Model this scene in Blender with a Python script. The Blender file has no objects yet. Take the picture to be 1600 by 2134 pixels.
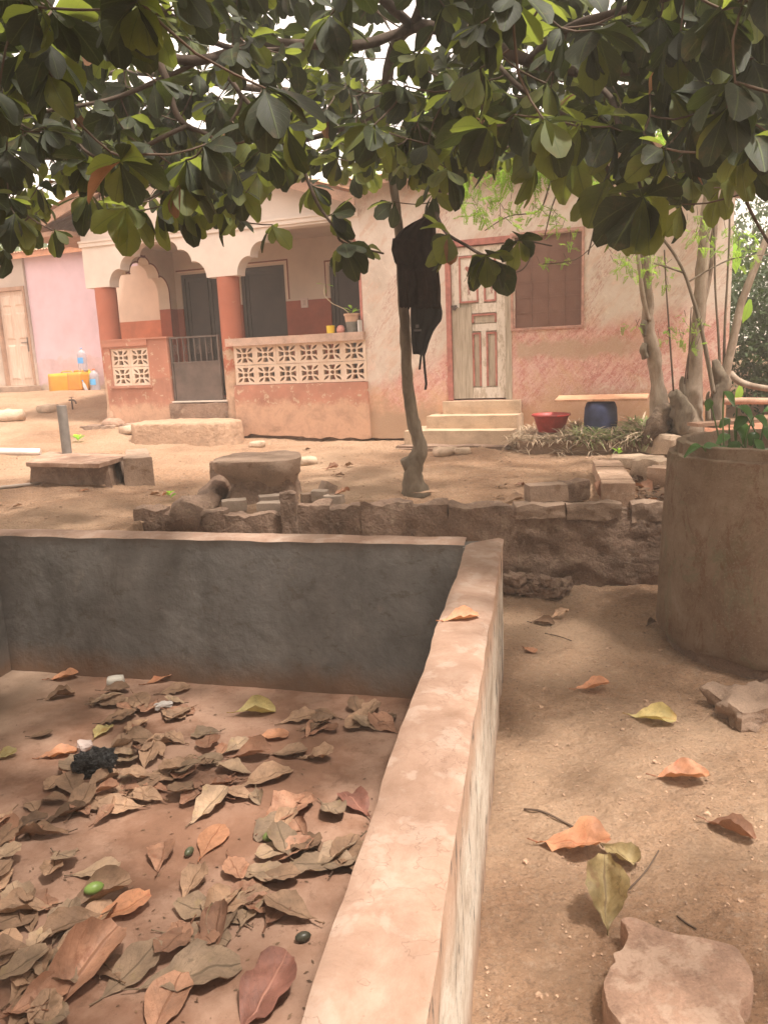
import bpy, bmesh, math, random
import numpy as np
from math import sin, cos, tan, pi, radians, sqrt, atan2
from mathutils import Vector, Matrix, Euler
from mathutils import noise as mnoise
from mathutils.geometry import tessellate_polygon

R = random.Random(7)
scene = bpy.context.scene
COL = scene.collection

# ------------------------------------------------------------------ camera
F = 1640.0; PIT = radians(11.3); ROL = radians(2.5); CZ = 1.8
cam = bpy.data.cameras.new('camera')
cam.sensor_fit = 'HORIZONTAL'; cam.sensor_width = 36.0
cam.lens = 36.0 * F / 1600.0
cam.clip_start = 0.05; cam.clip_end = 400.0
camo = bpy.data.objects.new('camera', cam); COL.objects.link(camo)
camo.location = (0, 0, CZ)
camo.matrix_world = Matrix.Translation((0, 0, CZ)) @ Matrix.Rotation(pi/2 - PIT, 4, 'X') @ Matrix.Rotation(-ROL, 4, 'Z')
scene.camera = camo

# ------------------------------------------------------------------ sky, sun, exposure
SUN_ELEV = radians(68); SUN_AZ = radians(132)      # azimuth clockwise from +Y (view direction)
world = bpy.data.worlds.new('World'); scene.world = world; world.use_nodes = True
wn = world.node_tree; wn.nodes.clear()
sky = wn.nodes.new('ShaderNodeTexSky'); sky.sky_type = 'NISHITA'; sky.sun_disc = False
sky.sun_elevation = SUN_ELEV; sky.sun_rotation = SUN_AZ
sky.dust_density = 6.0; sky.air_density = 1.0; sky.ozone_density = 0.6
tc = wn.nodes.new('ShaderNodeTexCoord')
cn = wn.nodes.new('ShaderNodeTexNoise'); cn.inputs['Scale'].default_value = 2.2; cn.inputs['Detail'].default_value = 6
wn.links.new(tc.outputs['Generated'], cn.inputs['Vector'])
cr = wn.nodes.new('ShaderNodeMapRange'); cr.inputs[1].default_value = .35; cr.inputs[2].default_value = .68
cr.inputs[3].default_value = .62; cr.inputs[4].default_value = .95
wn.links.new(cn.outputs['Fac'], cr.inputs[0])
cm = wn.nodes.new('ShaderNodeMix'); cm.data_type = 'RGBA'
wn.links.new(cr.outputs[0], cm.inputs[0]); wn.links.new(sky.outputs[0], cm.inputs[6])
cm.inputs[7].default_value = (10.4, 8.9, 7.7, 1)     # thin bright cloud cover
bg = wn.nodes.new('ShaderNodeBackground'); bg.inputs['Strength'].default_value = 0.13
wo = wn.nodes.new('ShaderNodeOutputWorld')
wn.links.new(cm.outputs[2], bg.inputs['Color']); wn.links.new(bg.outputs[0], wo.inputs['Surface'])
sl = bpy.data.lights.new('sun', 'SUN'); sl.energy = 3.7; sl.angle = radians(6); sl.color = (1.0, .92, .82)
so = bpy.data.objects.new('sun', sl); COL.objects.link(so)
sdir = Vector((sin(SUN_AZ)*cos(SUN_ELEV), cos(SUN_AZ)*cos(SUN_ELEV), sin(SUN_ELEV)))
so.rotation_euler = sdir.to_track_quat('Z', 'Y').to_euler(); so.location = sdir*60
scene.view_settings.view_transform = 'Standard'; scene.view_settings.look = 'None'
scene.view_settings.gamma = 1.0; scene.view_settings.use_curve_mapping = False
scene.view_settings.exposure = 1.2
scene.cycles.max_bounces = 6; scene.cycles.diffuse_bounces = 4; scene.cycles.transmission_bounces = 4
scene.cycles.transparent_max_bounces = 8; scene.cycles.use_denoising = True
scene.cycles.sample_clamp_indirect = 6

# ------------------------------------------------------------------ measuring from the photograph
def ray(px, py):
    x = (px-800)/F; y = -(py-1067)/F
    c, s = cos(ROL), sin(ROL)
    X = c*x + s*y; Y = -s*x + c*y
    cp, sp = cos(PIT), sin(PIT)
    return Vector((X, cp + Y*sp, -sp + Y*cp))
CAM = Vector((0, 0, CZ))
def U(px, py, z):
    r = ray(px, py); return CAM + r*((z-CZ)/r.z)
def D(px, py, y):
    r = ray(px, py); return CAM + r*(y/r.y)
def proj(p):
    d = Vector(p)-CAM; cp, sp = cos(PIT), sin(PIT)
    Z = d.y*cp - d.z*sp
    if Z < .05: return None
    X = d.x/Z; Y = (d.y*sp + d.z*cp)/Z
    c, s = cos(ROL), sin(ROL)
    return 800+F*(c*X - s*Y), 1067-F*(s*X + c*Y), Z
HY = radians(22.0)
NV = Vector((sin(HY), cos(HY), 0)); UX = Vector((cos(HY), -sin(HY), 0))
r0 = ray(1000, 835); HC = (CAM + r0*(10.5/r0.y)).dot(NV)
rl = ray(220, 870); O = CAM + rl*((HC)/(rl.dot(NV)))
O = Vector((O.x, O.y, 0))
def UF(px, py, v=0.0):                                # -> (u, z) on the house plane pushed back by v
    r = ray(px, py); t = (HC+v)/r.dot(NV); p = CAM + r*t
    return ((p-O).dot(UX), p.z)

# tank corners (plan)
TI0 = Vector((-.17, 1.05)); TI1 = Vector((.43, 4.13)); TO0 = Vector((.03, 1.04)); TO1 = Vector((.66, 4.25))
SD = (TI1-TI0).normalized()
def on_line(p, d, y): return p.x + d.x/d.y*(y-p.y)
BD = Vector((-3.14, .86)).normalized()
def wall_y(x):                                         # where the upper ground begins
    if x < -1.85: return TO1.y + (x-TO1.x)*(BD.y/BD.x) + .06
    return 5.85 - .10*(x-1.4)
def gh(x, y):
    """smooth ground height"""
    if y < wall_y(x): 
        return 0.0
    sp = lambda t, w: (t+sqrt(t*t+w*w))/2
    a = sp(y-11.6, .6)*.13 + sp(-x-2.6, .8)*.05*min(1, max(0, (y-6)/4))
    a = min(a, .75)
    m = .22*math.exp(-(((x-5.2)/1.2)**2 + ((y-9.6)/1.6)**2))
    return .6 + a + m
def G(px, py):
    r = ray(px, py); t = .8
    while t < 80:
        p = CAM + r*t
        if p.z <= gh(p.x, p.y): break
        t += .02
    for _ in range(8):
        t -= .0025; p = CAM + r*t
        if p.z > gh(p.x, p.y): break
    return Vector((p.x, p.y, gh(p.x, p.y)))

# ------------------------------------------------------------------ objects
WM = {}
def tag(o, label, cat, group=None):
    o['label'] = label; o['category'] = cat
    if group: o['group'] = group
    return o
def thing(name, label, cat, loc=(0, 0, 0), rotz=0.0, group=None):
    o = bpy.data.objects.new(name, None); COL.objects.link(o)
    o.empty_display_size = .1
    o.location = loc; o.rotation_euler = (0, 0, rotz)
    WM[o.name] = Matrix.Translation(loc) @ Matrix.Rotation(rotz, 4, 'Z')
    tag(o, label, cat, group); return o
def mesh(name, vs, fs, mat, smooth=False, uv=None):
    me = bpy.data.meshes.new(name)
    me.from_pydata([tuple(v) for v in vs], [], fs); me.validate()
    if mat: me.materials.append(mat)
    if smooth: me.shade_smooth()
    if uv is not None:
        l = me.uv_layers.new(name='UVMap')
        idx = np.zeros(len(me.loops), dtype=np.int32); me.loops.foreach_get('vertex_index', idx)
        a = np.array(uv, dtype=np.float32)[idx]
        l.data.foreach_set('uv', a.ravel())
    me.update(); return me
def put(name, me, parent=None, M=None, local=False):
    """link a mesh; M is its world matrix (or parent-space matrix when local)"""
    o = bpy.data.objects.new(name, me); COL.objects.link(o)
    M = M or Matrix.Identity(4)
    if parent is not None:
        o.parent = parent
        pw = WM[parent.name]
        L = M if local else pw.inverted() @ M
        o.matrix_local = L; WM[o.name] = pw @ L
    else:
        o.matrix_world = M; WM[o.name] = M.copy()
    return o
class MB:
    """mesh builder in whatever frame the caller thinks in"""
    def __init__(s): s.v = []; s.f = []; s.uv = []
    def add(s, vs, fs):
        n = len(s.v); s.v += [Vector(v) for v in vs]; s.f += [[i+n for i in f] for f in fs]; return s
    def box(s, x0, x1, y0, y1, z0, z1, M=None):
        vs = [Vector(p) for p in ((x0,y0,z0),(x1,y0,z0),(x1,y1,z0),(x0,y1,z0),(x0,y0,z1),(x1,y0,z1),(x1,y1,z1),(x0,y1,z1))]
        if M: vs = [M @ v for v in vs]
        return s.add(vs, [(0,3,2,1),(4,5,6,7),(0,1,5,4),(1,2,6,5),(2,3,7,6),(3,0,4,7)])
    def tube(s, pts, rad, n=8, cap=True, wob=0.0):
        pts = [Vector(p) for p in pts]; k = len(pts); vs = []; fs = []
        if not hasattr(rad, '__len__'): rad = [rad]*k
        up = Vector((.13, .31, .94)); prev = None
        for i, p in enumerate(pts):
            t = (pts[min(i+1, k-1)]-pts[max(i-1, 0)]).normalized()
            a = t.cross(up if prev is None else prev.cross(t))
            if a.length < 1e-4: a = t.cross(Vector((1, 0, 0)))
            a.normalize(); b = t.cross(a).normalized(); prev = a
            for j in range(n):
                q = 2*pi*j/n
                r = rad[i]*(1+wob*(mnoise.noise(p*7+Vector((cos(q)*1.3, sin(q)*1.3, 3)))+.6*mnoise.noise(p*19+Vector((cos(q)*3, sin(q)*3, 3)))))
                vs.append(p + a*cos(q)*r + b*sin(q)*r)
        for i in range(k-1):
            for j in range(n):
                fs.append((i*n+j, i*n+(j+1) % n, (i+1)*n+(j+1) % n, (i+1)*n+j))
        if cap:
            fs.append(tuple(range(n-1, -1, -1))); fs.append(tuple((k-1)*n+j for j in range(n)))
        return s.add(vs, fs)
    def lathe(s, prof, n=24, c=(0, 0, 0), cap=True, sx=1, sy=1):
        c = Vector(c); vs = []; fs = []
        for r, z in prof:
            for j in range(n):
                q = 2*pi*j/n; vs.append(c+Vector((cos(q)*r*sx, sin(q)*r*sy, z)))
        for i in range(len(prof)-1):
            for j in range(n):
                fs.append((i*n+j, i*n+(j+1) % n, (i+1)*n+(j+1) % n, (i+1)*n+j))
        if cap:
            fs.append(tuple(range(n-1, -1, -1))); fs.append(tuple((len(prof)-1)*n+j for j in range(n)))
        return s.add(vs, fs)
    def plate(s, loops, fr, d0, d1):
        """loops: outer + holes as (a,b) lists; fr(a,b,d)->point; extruded from d0 (front) to d1"""
        flat = [p for l in loops for p in l]
        tris = tessellate_polygon([[Vector((p[0], p[1], 0)) for p in l] for l in loops])
        n = len(flat); vs = [fr(a, b, d0) for a, b in flat]+[fr(a, b, d1) for a, b in flat]
        fs = []
        for t in tris:
            fs.append(tuple(t)); fs.append(tuple(i+n for i in reversed(t)))
        o = 0
        for l in loops:
            m = len(l)
            for i in range(m): fs.append((o+i, o+(i+1) % m, n+o+(i+1) % m, n+o+i))
            o += m
        return s.add(vs, fs)
    def build(s, name, mat, parent=None, local=False, smooth=False, base=None, fixn=True, autos=None):
        """world-frame verts unless local; top-level meshes get their origin at their base"""
        me_v = s.v; M = Matrix.Identity(4)
        if parent is None:
            if base is None:
                xs = [v.x for v in me_v]; ys = [v.y for v in me_v]
                base = Vector(((min(xs)+max(xs))/2, (min(ys)+max(ys))/2, min(v.z for v in me_v)))
            base = Vector(base); me_v = [v-base for v in me_v]; M = Matrix.Translation(base)
        elif not local:
            inv = WM[parent.name].inverted(); me_v = [inv @ v for v in me_v]
        me = mesh(name, me_v, s.f, mat, smooth)
        if fixn:
            bm = bmesh.new(); bm.from_mesh(me); bmesh.ops.recalc_face_normals(bm, faces=bm.faces); bm.to_mesh(me); bm.free()
        if autos: me.set_sharp_from_angle(angle=autos)
        if parent is None: return put(name, me, None, M)
        return put(name, me, parent, Matrix.Identity(4), local=True)
def struct(o, kind='structure'): o['kind'] = kind; return o

def lump(size, amp=.08, cuts=3, seed=0, freq=1.5, rnd=.35, M=None):
    """a rough rounded box: verts and faces; size=(x,y,z) half sizes, base at -z"""
    bm = bmesh.new(); bmesh.ops.create_cube(bm, size=2.0)
    bmesh.ops.subdivide_edges(bm, edges=bm.edges[:], cuts=cuts, use_grid_fill=True)
    for v in bm.verts:
        c = v.co.copy(); sph = c.normalized()*1.25
        c = c.lerp(sph, rnd)
        w = Vector((c.x*size[0], c.y*size[1], c.z*size[2]))
        q = w*freq/max(min(size), .001)*.6 + Vector((seed*3.7, seed*1.9, seed))
        d = mnoise.noise(q)*amp + mnoise.noise(q*2.7)*amp*.5
        v.co = w + sph.normalized()*d
    vs = [v.co.copy() for v in bm.verts]; fs = [[v.index for v in f.verts] for f in bm.faces]
    bm.verts.index_update(); bm.free()
    if M: vs = [M @ v for v in vs]
    return vs, fs
def TR(loc, rz=0, rx=0, ry=0): return Matrix.Translation(loc) @ Euler((rx, ry, rz)).to_matrix().to_4x4()

# ------------------------------------------------------------------ materials
class N:
    def __init__(s, name, coord='World', rough=.9, spec=.25):
        s.m = bpy.data.materials.new(name); s.m.use_nodes = True
        s.t = s.m.node_tree; s.b = s.t.nodes['Principled BSDF']
        s.b.inputs['Roughness'].default_value = rough; s.b.inputs['Specular IOR Level'].default_value = spec
        if coord == 'World': s.c = s.t.nodes.new('ShaderNodeNewGeometry').outputs['Position']
        elif coord == 'UV': s.c = s.t.nodes.new('ShaderNodeTexCoord').outputs['UV']
        else: s.c = s.t.nodes.new('ShaderNodeTexCoord').outputs['Object']
    def n(s, t): return s.t.nodes.new(t)
    def set(s, sock, v):
        if hasattr(v, 'is_linked'): s.t.links.new(v, sock)
        elif isinstance(v, tuple) and len(v) == 3 and sock.type == 'RGBA': sock.default_value = (*v, 1)
        else: sock.default_value = v
    def map(s, scale=(1, 1, 1), rot=(0, 0, 0), loc=(0, 0, 0), vec=None):
        k = s.n('ShaderNodeMapping'); s.set(k.inputs[0], vec or s.c)
        k.inputs[1].default_value = loc; k.inputs[2].default_value = rot; k.inputs[3].default_value = scale; return k.outputs[0]
    def noise(s, sc, det=6, ro=.6, dist=0, vec=None):
        k = s.n('ShaderNodeTexNoise'); s.set(k.inputs['Vector'], vec or s.c)
        k.inputs['Scale'].default_value = sc; k.inputs['Detail'].default_value = det
        k.inputs['Roughness'].default_value = ro; k.inputs['Distortion'].default_value = dist; return k.outputs['Fac']
    def voro(s, sc, feat='F1', vec=None, rnd=1):
        k = s.n('ShaderNodeTexVoronoi'); k.feature = feat; s.set(k.inputs['Vector'], vec or s.c)
        k.inputs['Scale'].default_value = sc; k.inputs['Randomness'].default_value = rnd; return k.outputs['Distance']
    def ma(s, op, a, b=0.0, clamp=False):
        k = s.n('ShaderNodeMath'); k.operation = op; k.use_clamp = clamp; s.set(k.inputs[0], a); s.set(k.inputs[1], b); return k.outputs[0]
    def rng(s, x, a, b, c=0.0, d=1.0):
        k = s.n('ShaderNodeMapRange'); s.set(k.inputs[0], x)
        for i, q in enumerate((a, b, c, d)): k.inputs[i+1].default_value = q
        return k.outputs[0]
    def mix(s, f, a, b, mode='MIX'):
        k = s.n('ShaderNodeMix'); k.data_type = 'RGBA'; k.blend_type = mode
        s.set(k.inputs[0], f); s.set(k.inputs[6], a); s.set(k.inputs[7], b); return k.outputs[2]
    def xyz(s, vec=None):
        k = s.n('ShaderNodeSeparateXYZ'); s.set(k.inputs[0], vec or s.c); return k.outputs
    def ramp(s, f, stops):
        k = s.n('ShaderNodeValToRGB'); e = k.color_ramp.elements
        while len(e) < len(stops): e.new(.5)
        for i, (p, c) in enumerate(stops): e[i].position = p; e[i].color = (*c, 1)
        s.set(k.inputs[0], f); return k.outputs[0]
    def bump(s, h, st=.3, dist=.02, prev=None):
        k = s.n('ShaderNodeBump'); k.inputs['Strength'].default_value = st; k.inputs['Distance'].default_value = dist
        s.set(k.inputs['Height'], h)
        if prev is not None: s.set(k.inputs['Normal'], prev)
        return k.outputs[0]
    def out(s, col, normal=None, rough=None):
        s.set(s.b.inputs['Base Color'], col)
        if normal is not None: s.set(s.b.inputs['Normal'], normal)
        if rough is not None: s.set(s.b.inputs['Roughness'], rough)
        return s.m
def mul(c, k): return tuple(min(1, x*k) for x in c)
def earth(name, c, var=.35, sc=2.5, bs=60, bst=.5, bd=.01, coord='World', spots=None, spot_sc=5, spot_t=.6, rough=.92, fine=.25):
    k = N(name, coord, rough)
    a = k.ramp(k.noise(sc, 8, .65), [(.3, mul(c, 1-var)), (.5, c), (.72, mul(c, 1+var*.7))])
    g = k.rng(k.noise(bs*2.2, 4, .7), .3, .7, 1-fine, 1+fine)
    cc = k.n('ShaderNodeVectorMath'); cc.operation = 'SCALE'; k.set(cc.inputs[0], a); k.set(cc.inputs['Scale'], g)
    a = cc.outputs[0]
    if spots:
        a = k.mix(k.rng(k.noise(spot_sc, 8, .7), spot_t, spot_t+.08), a, spots)
    nb = k.bump(k.noise(bs, 8, .7), bst, bd)
    nb = k.bump(k.noise(bs*.15, 5, .6), bst*.8, bd*3, nb)
    return k.out(a, nb)
def flat(name, c, rough=.6, var=.15, sc=8, spec=.4, metal=0, bst=0.0, bs=60, coord='World'):
    k = N(name, coord, rough, spec)
    a = k.ramp(k.noise(sc, 6, .6), [(.3, mul(c, 1-var)), (.7, mul(c, 1+var))])
    k.b.inputs['Metallic'].default_value = metal
    return k.out(a, k.bump(k.noise(bs, 5, .6), bst, .005) if bst else None)

# ---- ground: trodden sandy laterite
k = N('sandy_ground', 'World', .95, .15)
c = k.ramp(k.noise(.9, 10, .68), [(.28, (.35, .20, .12)), (.48, (.50, .30, .185)), (.7, (.60, .395, .26))])
c = k.mix(k.rng(k.noise(5, 9, .78), .52, .64, 0, .5), c, (.30, .19, .13))
c = k.mix(k.rng(k.noise(17, 8, .8, .3, k.map(loc=(2, 2, 1))), .54, .62, 0, .5), c, (.50, .37, .27))
c = k.mix(k.rng(k.noise(26, 8, .8, .3, k.map(loc=(7, 2, 1))), .56, .62, 0, .5), c, (.21, .135, .09))
c = k.mix(k.rng(k.noise(55, 9, .85, 0, k.map(loc=(4, 6, 1))), .52, .57, 0, .6), c, (.20, .12, .08))
c = k.mix(k.rng(k.noise(38, 9, .85, 0, k.map(loc=(9, 6, 1))), .54, .59, 0, .6), c, (.60, .42, .31))
c = k.mix(k.rng(k.noise(170, 3, .7), .62, .7, 0, .7), c, (.60, .48, .38))
c = k.mix(k.rng(k.noise(120, 3, .7, vec=k.map(loc=(9, 3, 1))), .64, .72, 0, .7), c, (.14, .085, .055))
c = k.mix(k.rng(k.noise(.6, 6, .6, 0, k.map(loc=(3, 5, 1))), .45, .6, 0, .5), c, (.58, .41, .285))
h = k.ma('ADD', k.ma('MULTIPLY', k.noise(9, 9, .7), 1.4), k.ma('MULTIPLY', k.voro(45, vec=k.map((1, 1, 1), vec=k.c)), .35))
M_GROUND = k.out(c, k.bump(k.noise(60, 9, .75), .9, .022, k.bump(h, 1, .07)))

# ---- cement of the tank: rendered grey inside, dusty pink slurry on top, peeled paint outside
k = N('grey_cement_render', 'World', .85, .3)
c = k.ramp(k.noise(2.2, 10, .7, .4), [(.3, (.09, .083, .076)), (.5, (.155, .146, .137)), (.72, (.225, .212, .196))])
c = k.mix(k.rng(k.noise(6, 8, .75, .6, k.map((1, 1, 1.7))), .57, .62, 0, .6), c, (.10, .082, .066))
c = k.mix(k.rng(k.noise(2.6, 9, .8, 1.2, k.map((1, 1, .5), loc=(7, 1, 2))), .57, .61, 0, .5), c, (.105, .09, .078))
c = k.mix(k.rng(k.noise(3.3, 9, .7, .2, k.map(loc=(4, 2, 8))), .6, .7, 0, .4), c, (.34, .30, .26))
zz = k.ma('ADD', k.xyz()[2], k.ma('MULTIPLY', k.noise(5, 6), .25))
c = k.mix(k.rng(zz, .0, .18, .85, 0), c, (.20, .115, .07))
c = k.mix(k.rng(zz, .84, .92, 0, .6), c, (.13, .10, .08))
M_CEM = k.out(c, k.bump(k.noise(30, 9, .7), .35, .01, k.bump(k.noise(4.5, 5, .6), .5, .03)))
k = N('pinkish_cement_top', 'World', .85, .3)
c = k.ramp(k.noise(4.5, 10, .72, .5), [(.3, (.24, .145, .10)), (.5, (.325, .21, .155)), (.7, (.40, .295, .23))])
c = k.mix(k.rng(k.noise(9, 6, .6, .3, k.map(loc=(3, 7, 1))), .54, .6, 0, .4), c, (.44, .34, .28))
cr_ = k.voro(5, 'DISTANCE_TO_EDGE', k.map(vec=k.c))
e2 = k.n('ShaderNodeVectorMath'); e2.operation = 'ADD'; k.set(e2.inputs[0], k.c)
nz = k.n('ShaderNodeTexNoise'); nz.inputs['Scale'].default_value = 6; nz.inputs['Detail'].default_value = 6; k.set(nz.inputs['Vector'], k.c)
k.set(e2.inputs[1], nz.outputs['Color'])
crk = k.voro(3.2, 'DISTANCE_TO_EDGE', e2.outputs[0])
msk = k.ma('MULTIPLY', k.rng(crk, 0, .014, 1, 0), k.rng(k.noise(2.2, 3), .44, .52), True)
c = k.mix(k.ma('MULTIPLY', msk, .45), c, (.20, .11, .075))
c = k.mix(k.rng(k.noise(60, 3, .7), .66, .72, 0, .5), c, (.25, .14, .09))
c = k.mix(k.rng(k.noise(16, 8, .8, .4, k.map(loc=(8, 2, 4))), .55, .62, 0, .45), c, (.30, .20, .15))
M_TOP = k.out(c, k.bump(k.ma('SUBTRACT', k.noise(25, 9, .7), k.ma('MULTIPLY', msk, .8)), .35, .008, k.bump(k.noise(5, 5), .4, .02)))
k = N('peeled_white_side', 'World', .85, .3)
v = k.map((3, 3, 1))
c = k.ramp(k.noise(6, 9, .7, .4), [(.3, (.30, .24, .19)), (.45, (.50, .42, .34)), (.55, (.62, .56, .48)), (.75, (.44, .31, .23))])
zb = k.ma('ADD', k.xyz()[2], k.ma('MULTIPLY', k.noise(7, 8, .7), .22))
c = k.mix(k.rng(zb, .62, .76, 0, .75), c, (.46, .28, .19))
c = k.mix(k.rng(zb, .1, .3, .9, 0), c, (.34, .21, .14))
c = k.mix(k.rng(k.noise(16, 8, .7, 0, k.map((1, 1, .35), loc=(5, 5, 5))), .56, .62, 0, .85), c, (.10, .095, .085))
M_SIDE = k.out(c, k.bump(k.noise(24, 9, .75), .7, .015))
k = N('tank_floor_red_screed', 'World', .9, .2)
c = k.ramp(k.noise(2.1, 9, .68, .4), [(.3, (.15, .075, .046)), (.5, (.225, .12, .078)), (.72, (.32, .195, .14))])
zz = k.xyz()
c = k.mix(k.rng(k.noise(1.7, 7, .65, 0, k.map(loc=(2, 5, 1))), .47, .6, 0, .6), c, (.40, .26, .19))
c = k.mix(k.rng(k.noise(13, 9, .8, .4, k.map(loc=(2, 1, 6))), .55, .61, 0, .45), c, (.14, .075, .048))
c = k.mix(k.ma('MULTIPLY', k.rng(k.ma('ADD', zz[0], k.noise(2.5)), -1.75, -1.2, .4, 0), k.rng(zz[1], 3.3, 4.2, 0, 1)), c, (.28, .23, .17))
c = k.mix(k.rng(k.noise(80, 4, .7), .64, .72, 0, .7), c, (.12, .06, .035))
M_FLOOR = k.out(c, k.bump(k.noise(40, 8, .7), .3, .006, k.bump(k.noise(5, 5), .35, .02)))
M_MUD = earth('mud_block', (.25, .165, .12), .4, 4, 45, 1, .02, spots=(.34, .24, .175), spot_sc=7, spot_t=.54)
M_BLOCK = earth('sandcrete_block', (.30, .21, .155), .3, 5, 55, .7, .01, spots=(.20, .125, .08), spot_sc=8, spot_t=.57)
M_BRICK = earth('pinkish_brick', (.42, .28, .20), .3, 6, 60, .6, .008, spots=(.52, .38, .29), spot_sc=9, spot_t=.58)
M_TILE = earth('grey_tile_chunk', (.31, .24, .19), .25, 8, 70, .5, .006)
M_STONE = earth('dusty_stone', (.46, .34, .25), .3, 7, 50, .7, .01)
M_SLAB = earth('pinkish_dusty_slab', (.37, .235, .17), .32, 6, 50, .9, .012, spots=(.47, .33, .25), spot_sc=8, spot_t=.52, fine=.16)
k = N('ring_concrete', 'World', .92, .2)
c = k.ramp(k.noise(3, 10, .7, .5, k.map((1, 1, .8))), [(.28, (.17, .105, .068)), (.45, (.27, .18, .12)), (.6, (.35, .25, .175)), (.75, (.43, .33, .25))])
c = k.mix(k.rng(k.noise(2.6, 9, .75, .3, k.map(loc=(5, 3, 1))), .53, .66, 0, .6), c, (.17, .145, .075))
c = k.mix(k.rng(k.noise(6, 9, .8, .8, k.map((1, 1, .5), loc=(2, 9, 1))), .52, .58, 0, .55), c, (.19, .09, .05))
c = k.mix(k.rng(k.noise(3.4, 9, .8, .8, k.map((1, 1, .6), loc=(8, 9, 1))), .54, .6, 0, .55), c, (.24, .22, .14))
c = k.mix(k.rng(k.noise(34, 9, .85, .4), .53, .6, 0, .5), c, (.38, .28, .20))
c = k.mix(k.rng(k.noise(75, 4, .8), .6, .7, 0, .7), c, (.50, .40, .31))
c = k.mix(k.rng(k.noise(55, 4, .8, vec=k.map(loc=(1, 8, 1))), .62, .7, 0, .6), c, (.075, .05, .03))
M_RING = k.out(c, k.bump(k.noise(60, 8, .85), 1, .025, k.bump(k.noise(8, 6), .6, .03)))
M_SOIL = earth('damp_dark_soil', (.06, .045, .03), .4, 20, 60, 1, .02)

# ---- house paints (object space of the house: x along the front, y inward, z up)
def wallpaint(name, up, low, zl, dirt, blur=.1, coord='Object', wear=.62, wearcol=(.56, .44, .33), zd=1.25, wb=.0):
    k = N(name, coord, .9, .2)
    nz = k.noise(2.5, 8, .7)
    z = k.xyz()[2]
    c = k.ramp(k.noise(1.6, 9, .65), [(.3, mul(up, .84)), (.55, up), (.75, mul(up, 1.08))])
    l = k.ramp(k.noise(3, 9, .65), [(.3, mul(low, .75)), (.55, low), (.75, mul(low, 1.2))])
    c = k.mix(k.rng(k.ma('ADD', z, k.ma('MULTIPLY', k.ma('SUBTRACT', nz, .5), blur)), zl-.004-blur*.02, zl+.004+blur*.02, 1, 0), c, l)
    w = k.rng(k.ma('ADD', k.noise(8, 9, .75, .3), k.rng(z, 1.95, 2.3, wb, 0)), wear, wear+.03)
    c = k.mix(w, c, wearcol)
    zz = k.ma('ADD', z, k.ma('MULTIPLY', k.ma('SUBTRACT', k.noise(4, 9, .75), .5), .7))
    dd = k.ramp(k.noise(5, 9, .75, .4), [(.3, mul(dirt, .68)), (.45, dirt), (.58, mul(dirt, 1.22)), (.7, mul(dirt, .85))])
    c = k.mix(k.rng(zz, zd-.04, zd+.05, .92, 0), c, dd)
    sc_ = k.rng(k.noise(9, 8, .8, .4, k.map((1.6, 1.6, .5))), .60, .64)
    c = k.mix(k.ma('MULTIPLY', sc_, k.rng(z, zd, zd+.5, .6, 0), True), c, mul(dirt, 1.4))
    return k.out(c, k.bump(k.noise(30, 8, .7), .25, .008, k.bump(w, -.3, .003)))
CREAM = (.70, .56, .43); RED = (.40, .135, .085); DIRT = (.47, .31, .20)
M_PORCH = wallpaint('porch_wall_paint', (.62, .50, .40), (.36, .10, .06), 2.72, (.36, .10, .06), .0, zd=-9, wear=.72)
M_ARCH = wallpaint('porch_arch_paint', (.72, .63, .56), RED, 2.9, DIRT, .0, zd=-9, wear=.75)
M_COLM = wallpaint('column_paint', (.44, .155, .10), (.44, .155, .10), 2.0, (.50, .34, .24), .1, zd=1.6, wear=.66, wb=.17, wearcol=(.52, .38, .27))
M_PARA = wallpaint('parapet_paint', (.43, .19, .13), (.43, .20, .14), 1.6, (.47, .29, .20), .3, zd=1.17, wear=.62, wb=.05, wearcol=(.52, .38, .27))
M_WING = wallpaint('wing_wall_paint', (.70, .52, .41), (.56, .19, .11), 2.62, (.62, .19, .09), .0, zd=-9, wear=.8)
# the long weathered front
k = N('scraped_front_paint', 'Object', .92, .2)
x, y, z = k.xyz()
dg = k.map((1.0, 1.0, .30), vec=k.map(rot=(0, radians(-42), 0)))
dg2 = k.map((1.0, 1.0, .38), vec=k.map(rot=(0, radians(35), 0), loc=(3, 0, 2)))
c = k.ramp(k.noise(1.6, 10, .72), [(.3, (.53, .44, .37)), (.48, (.67, .57, .49)), (.68, (.76, .67, .59))])
c = k.mix(k.rng(k.noise(7, 9, .75, .3, dg), .50, .60, 0, .6), c, (.62, .42, .32))
c = k.mix(k.rng(k.noise(11, 9, .8, .3, dg2), .56, .62, 0, .6), c, (.82, .72, .62))
zn = k.ma('ADD', z, k.ma('MULTIPLY', k.ma('SUBTRACT', k.noise(1.5, 9, .7, .3, dg), .5), 1.1))
zn = k.ma('ADD', zn, k.rng(x, 6.4, 4.8, 0, .75))
pk = k.mix(k.rng(k.noise(16, 10, .85, .5, dg), .42, .56), (.52, .17, .15), (.72, .44, .38))
pk = k.mix(k.rng(k.noise(34, 8, .85, .3, dg2), .52, .6, 0, .7), pk, (.80, .62, .54))
pk = k.mix(k.rng(k.noise(3, 7, .7, 0, dg2), .48, .6, 0, .7), pk, (.64, .40, .25))
c = k.mix(k.rng(zn, 2.0, 2.22, .9, 0), c, pk)
c = k.mix(k.ma('MULTIPLY', k.rng(k.noise(4.5, 9, .8, .6, k.map(loc=(6, 1, 2))), .56, .60), k.rng(zn, 2.6, 2.9, .75, .15), True), c, (.74, .58, .49))
c = k.mix(k.ma('MULTIPLY', k.rng(k.noise(6.5, 9, .8, .6, k.map(loc=(1, 6, 2))), .60, .63), k.rng(zn, 2.0, 2.6, .7, .1), True), c, (.46, .27, .20))
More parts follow.
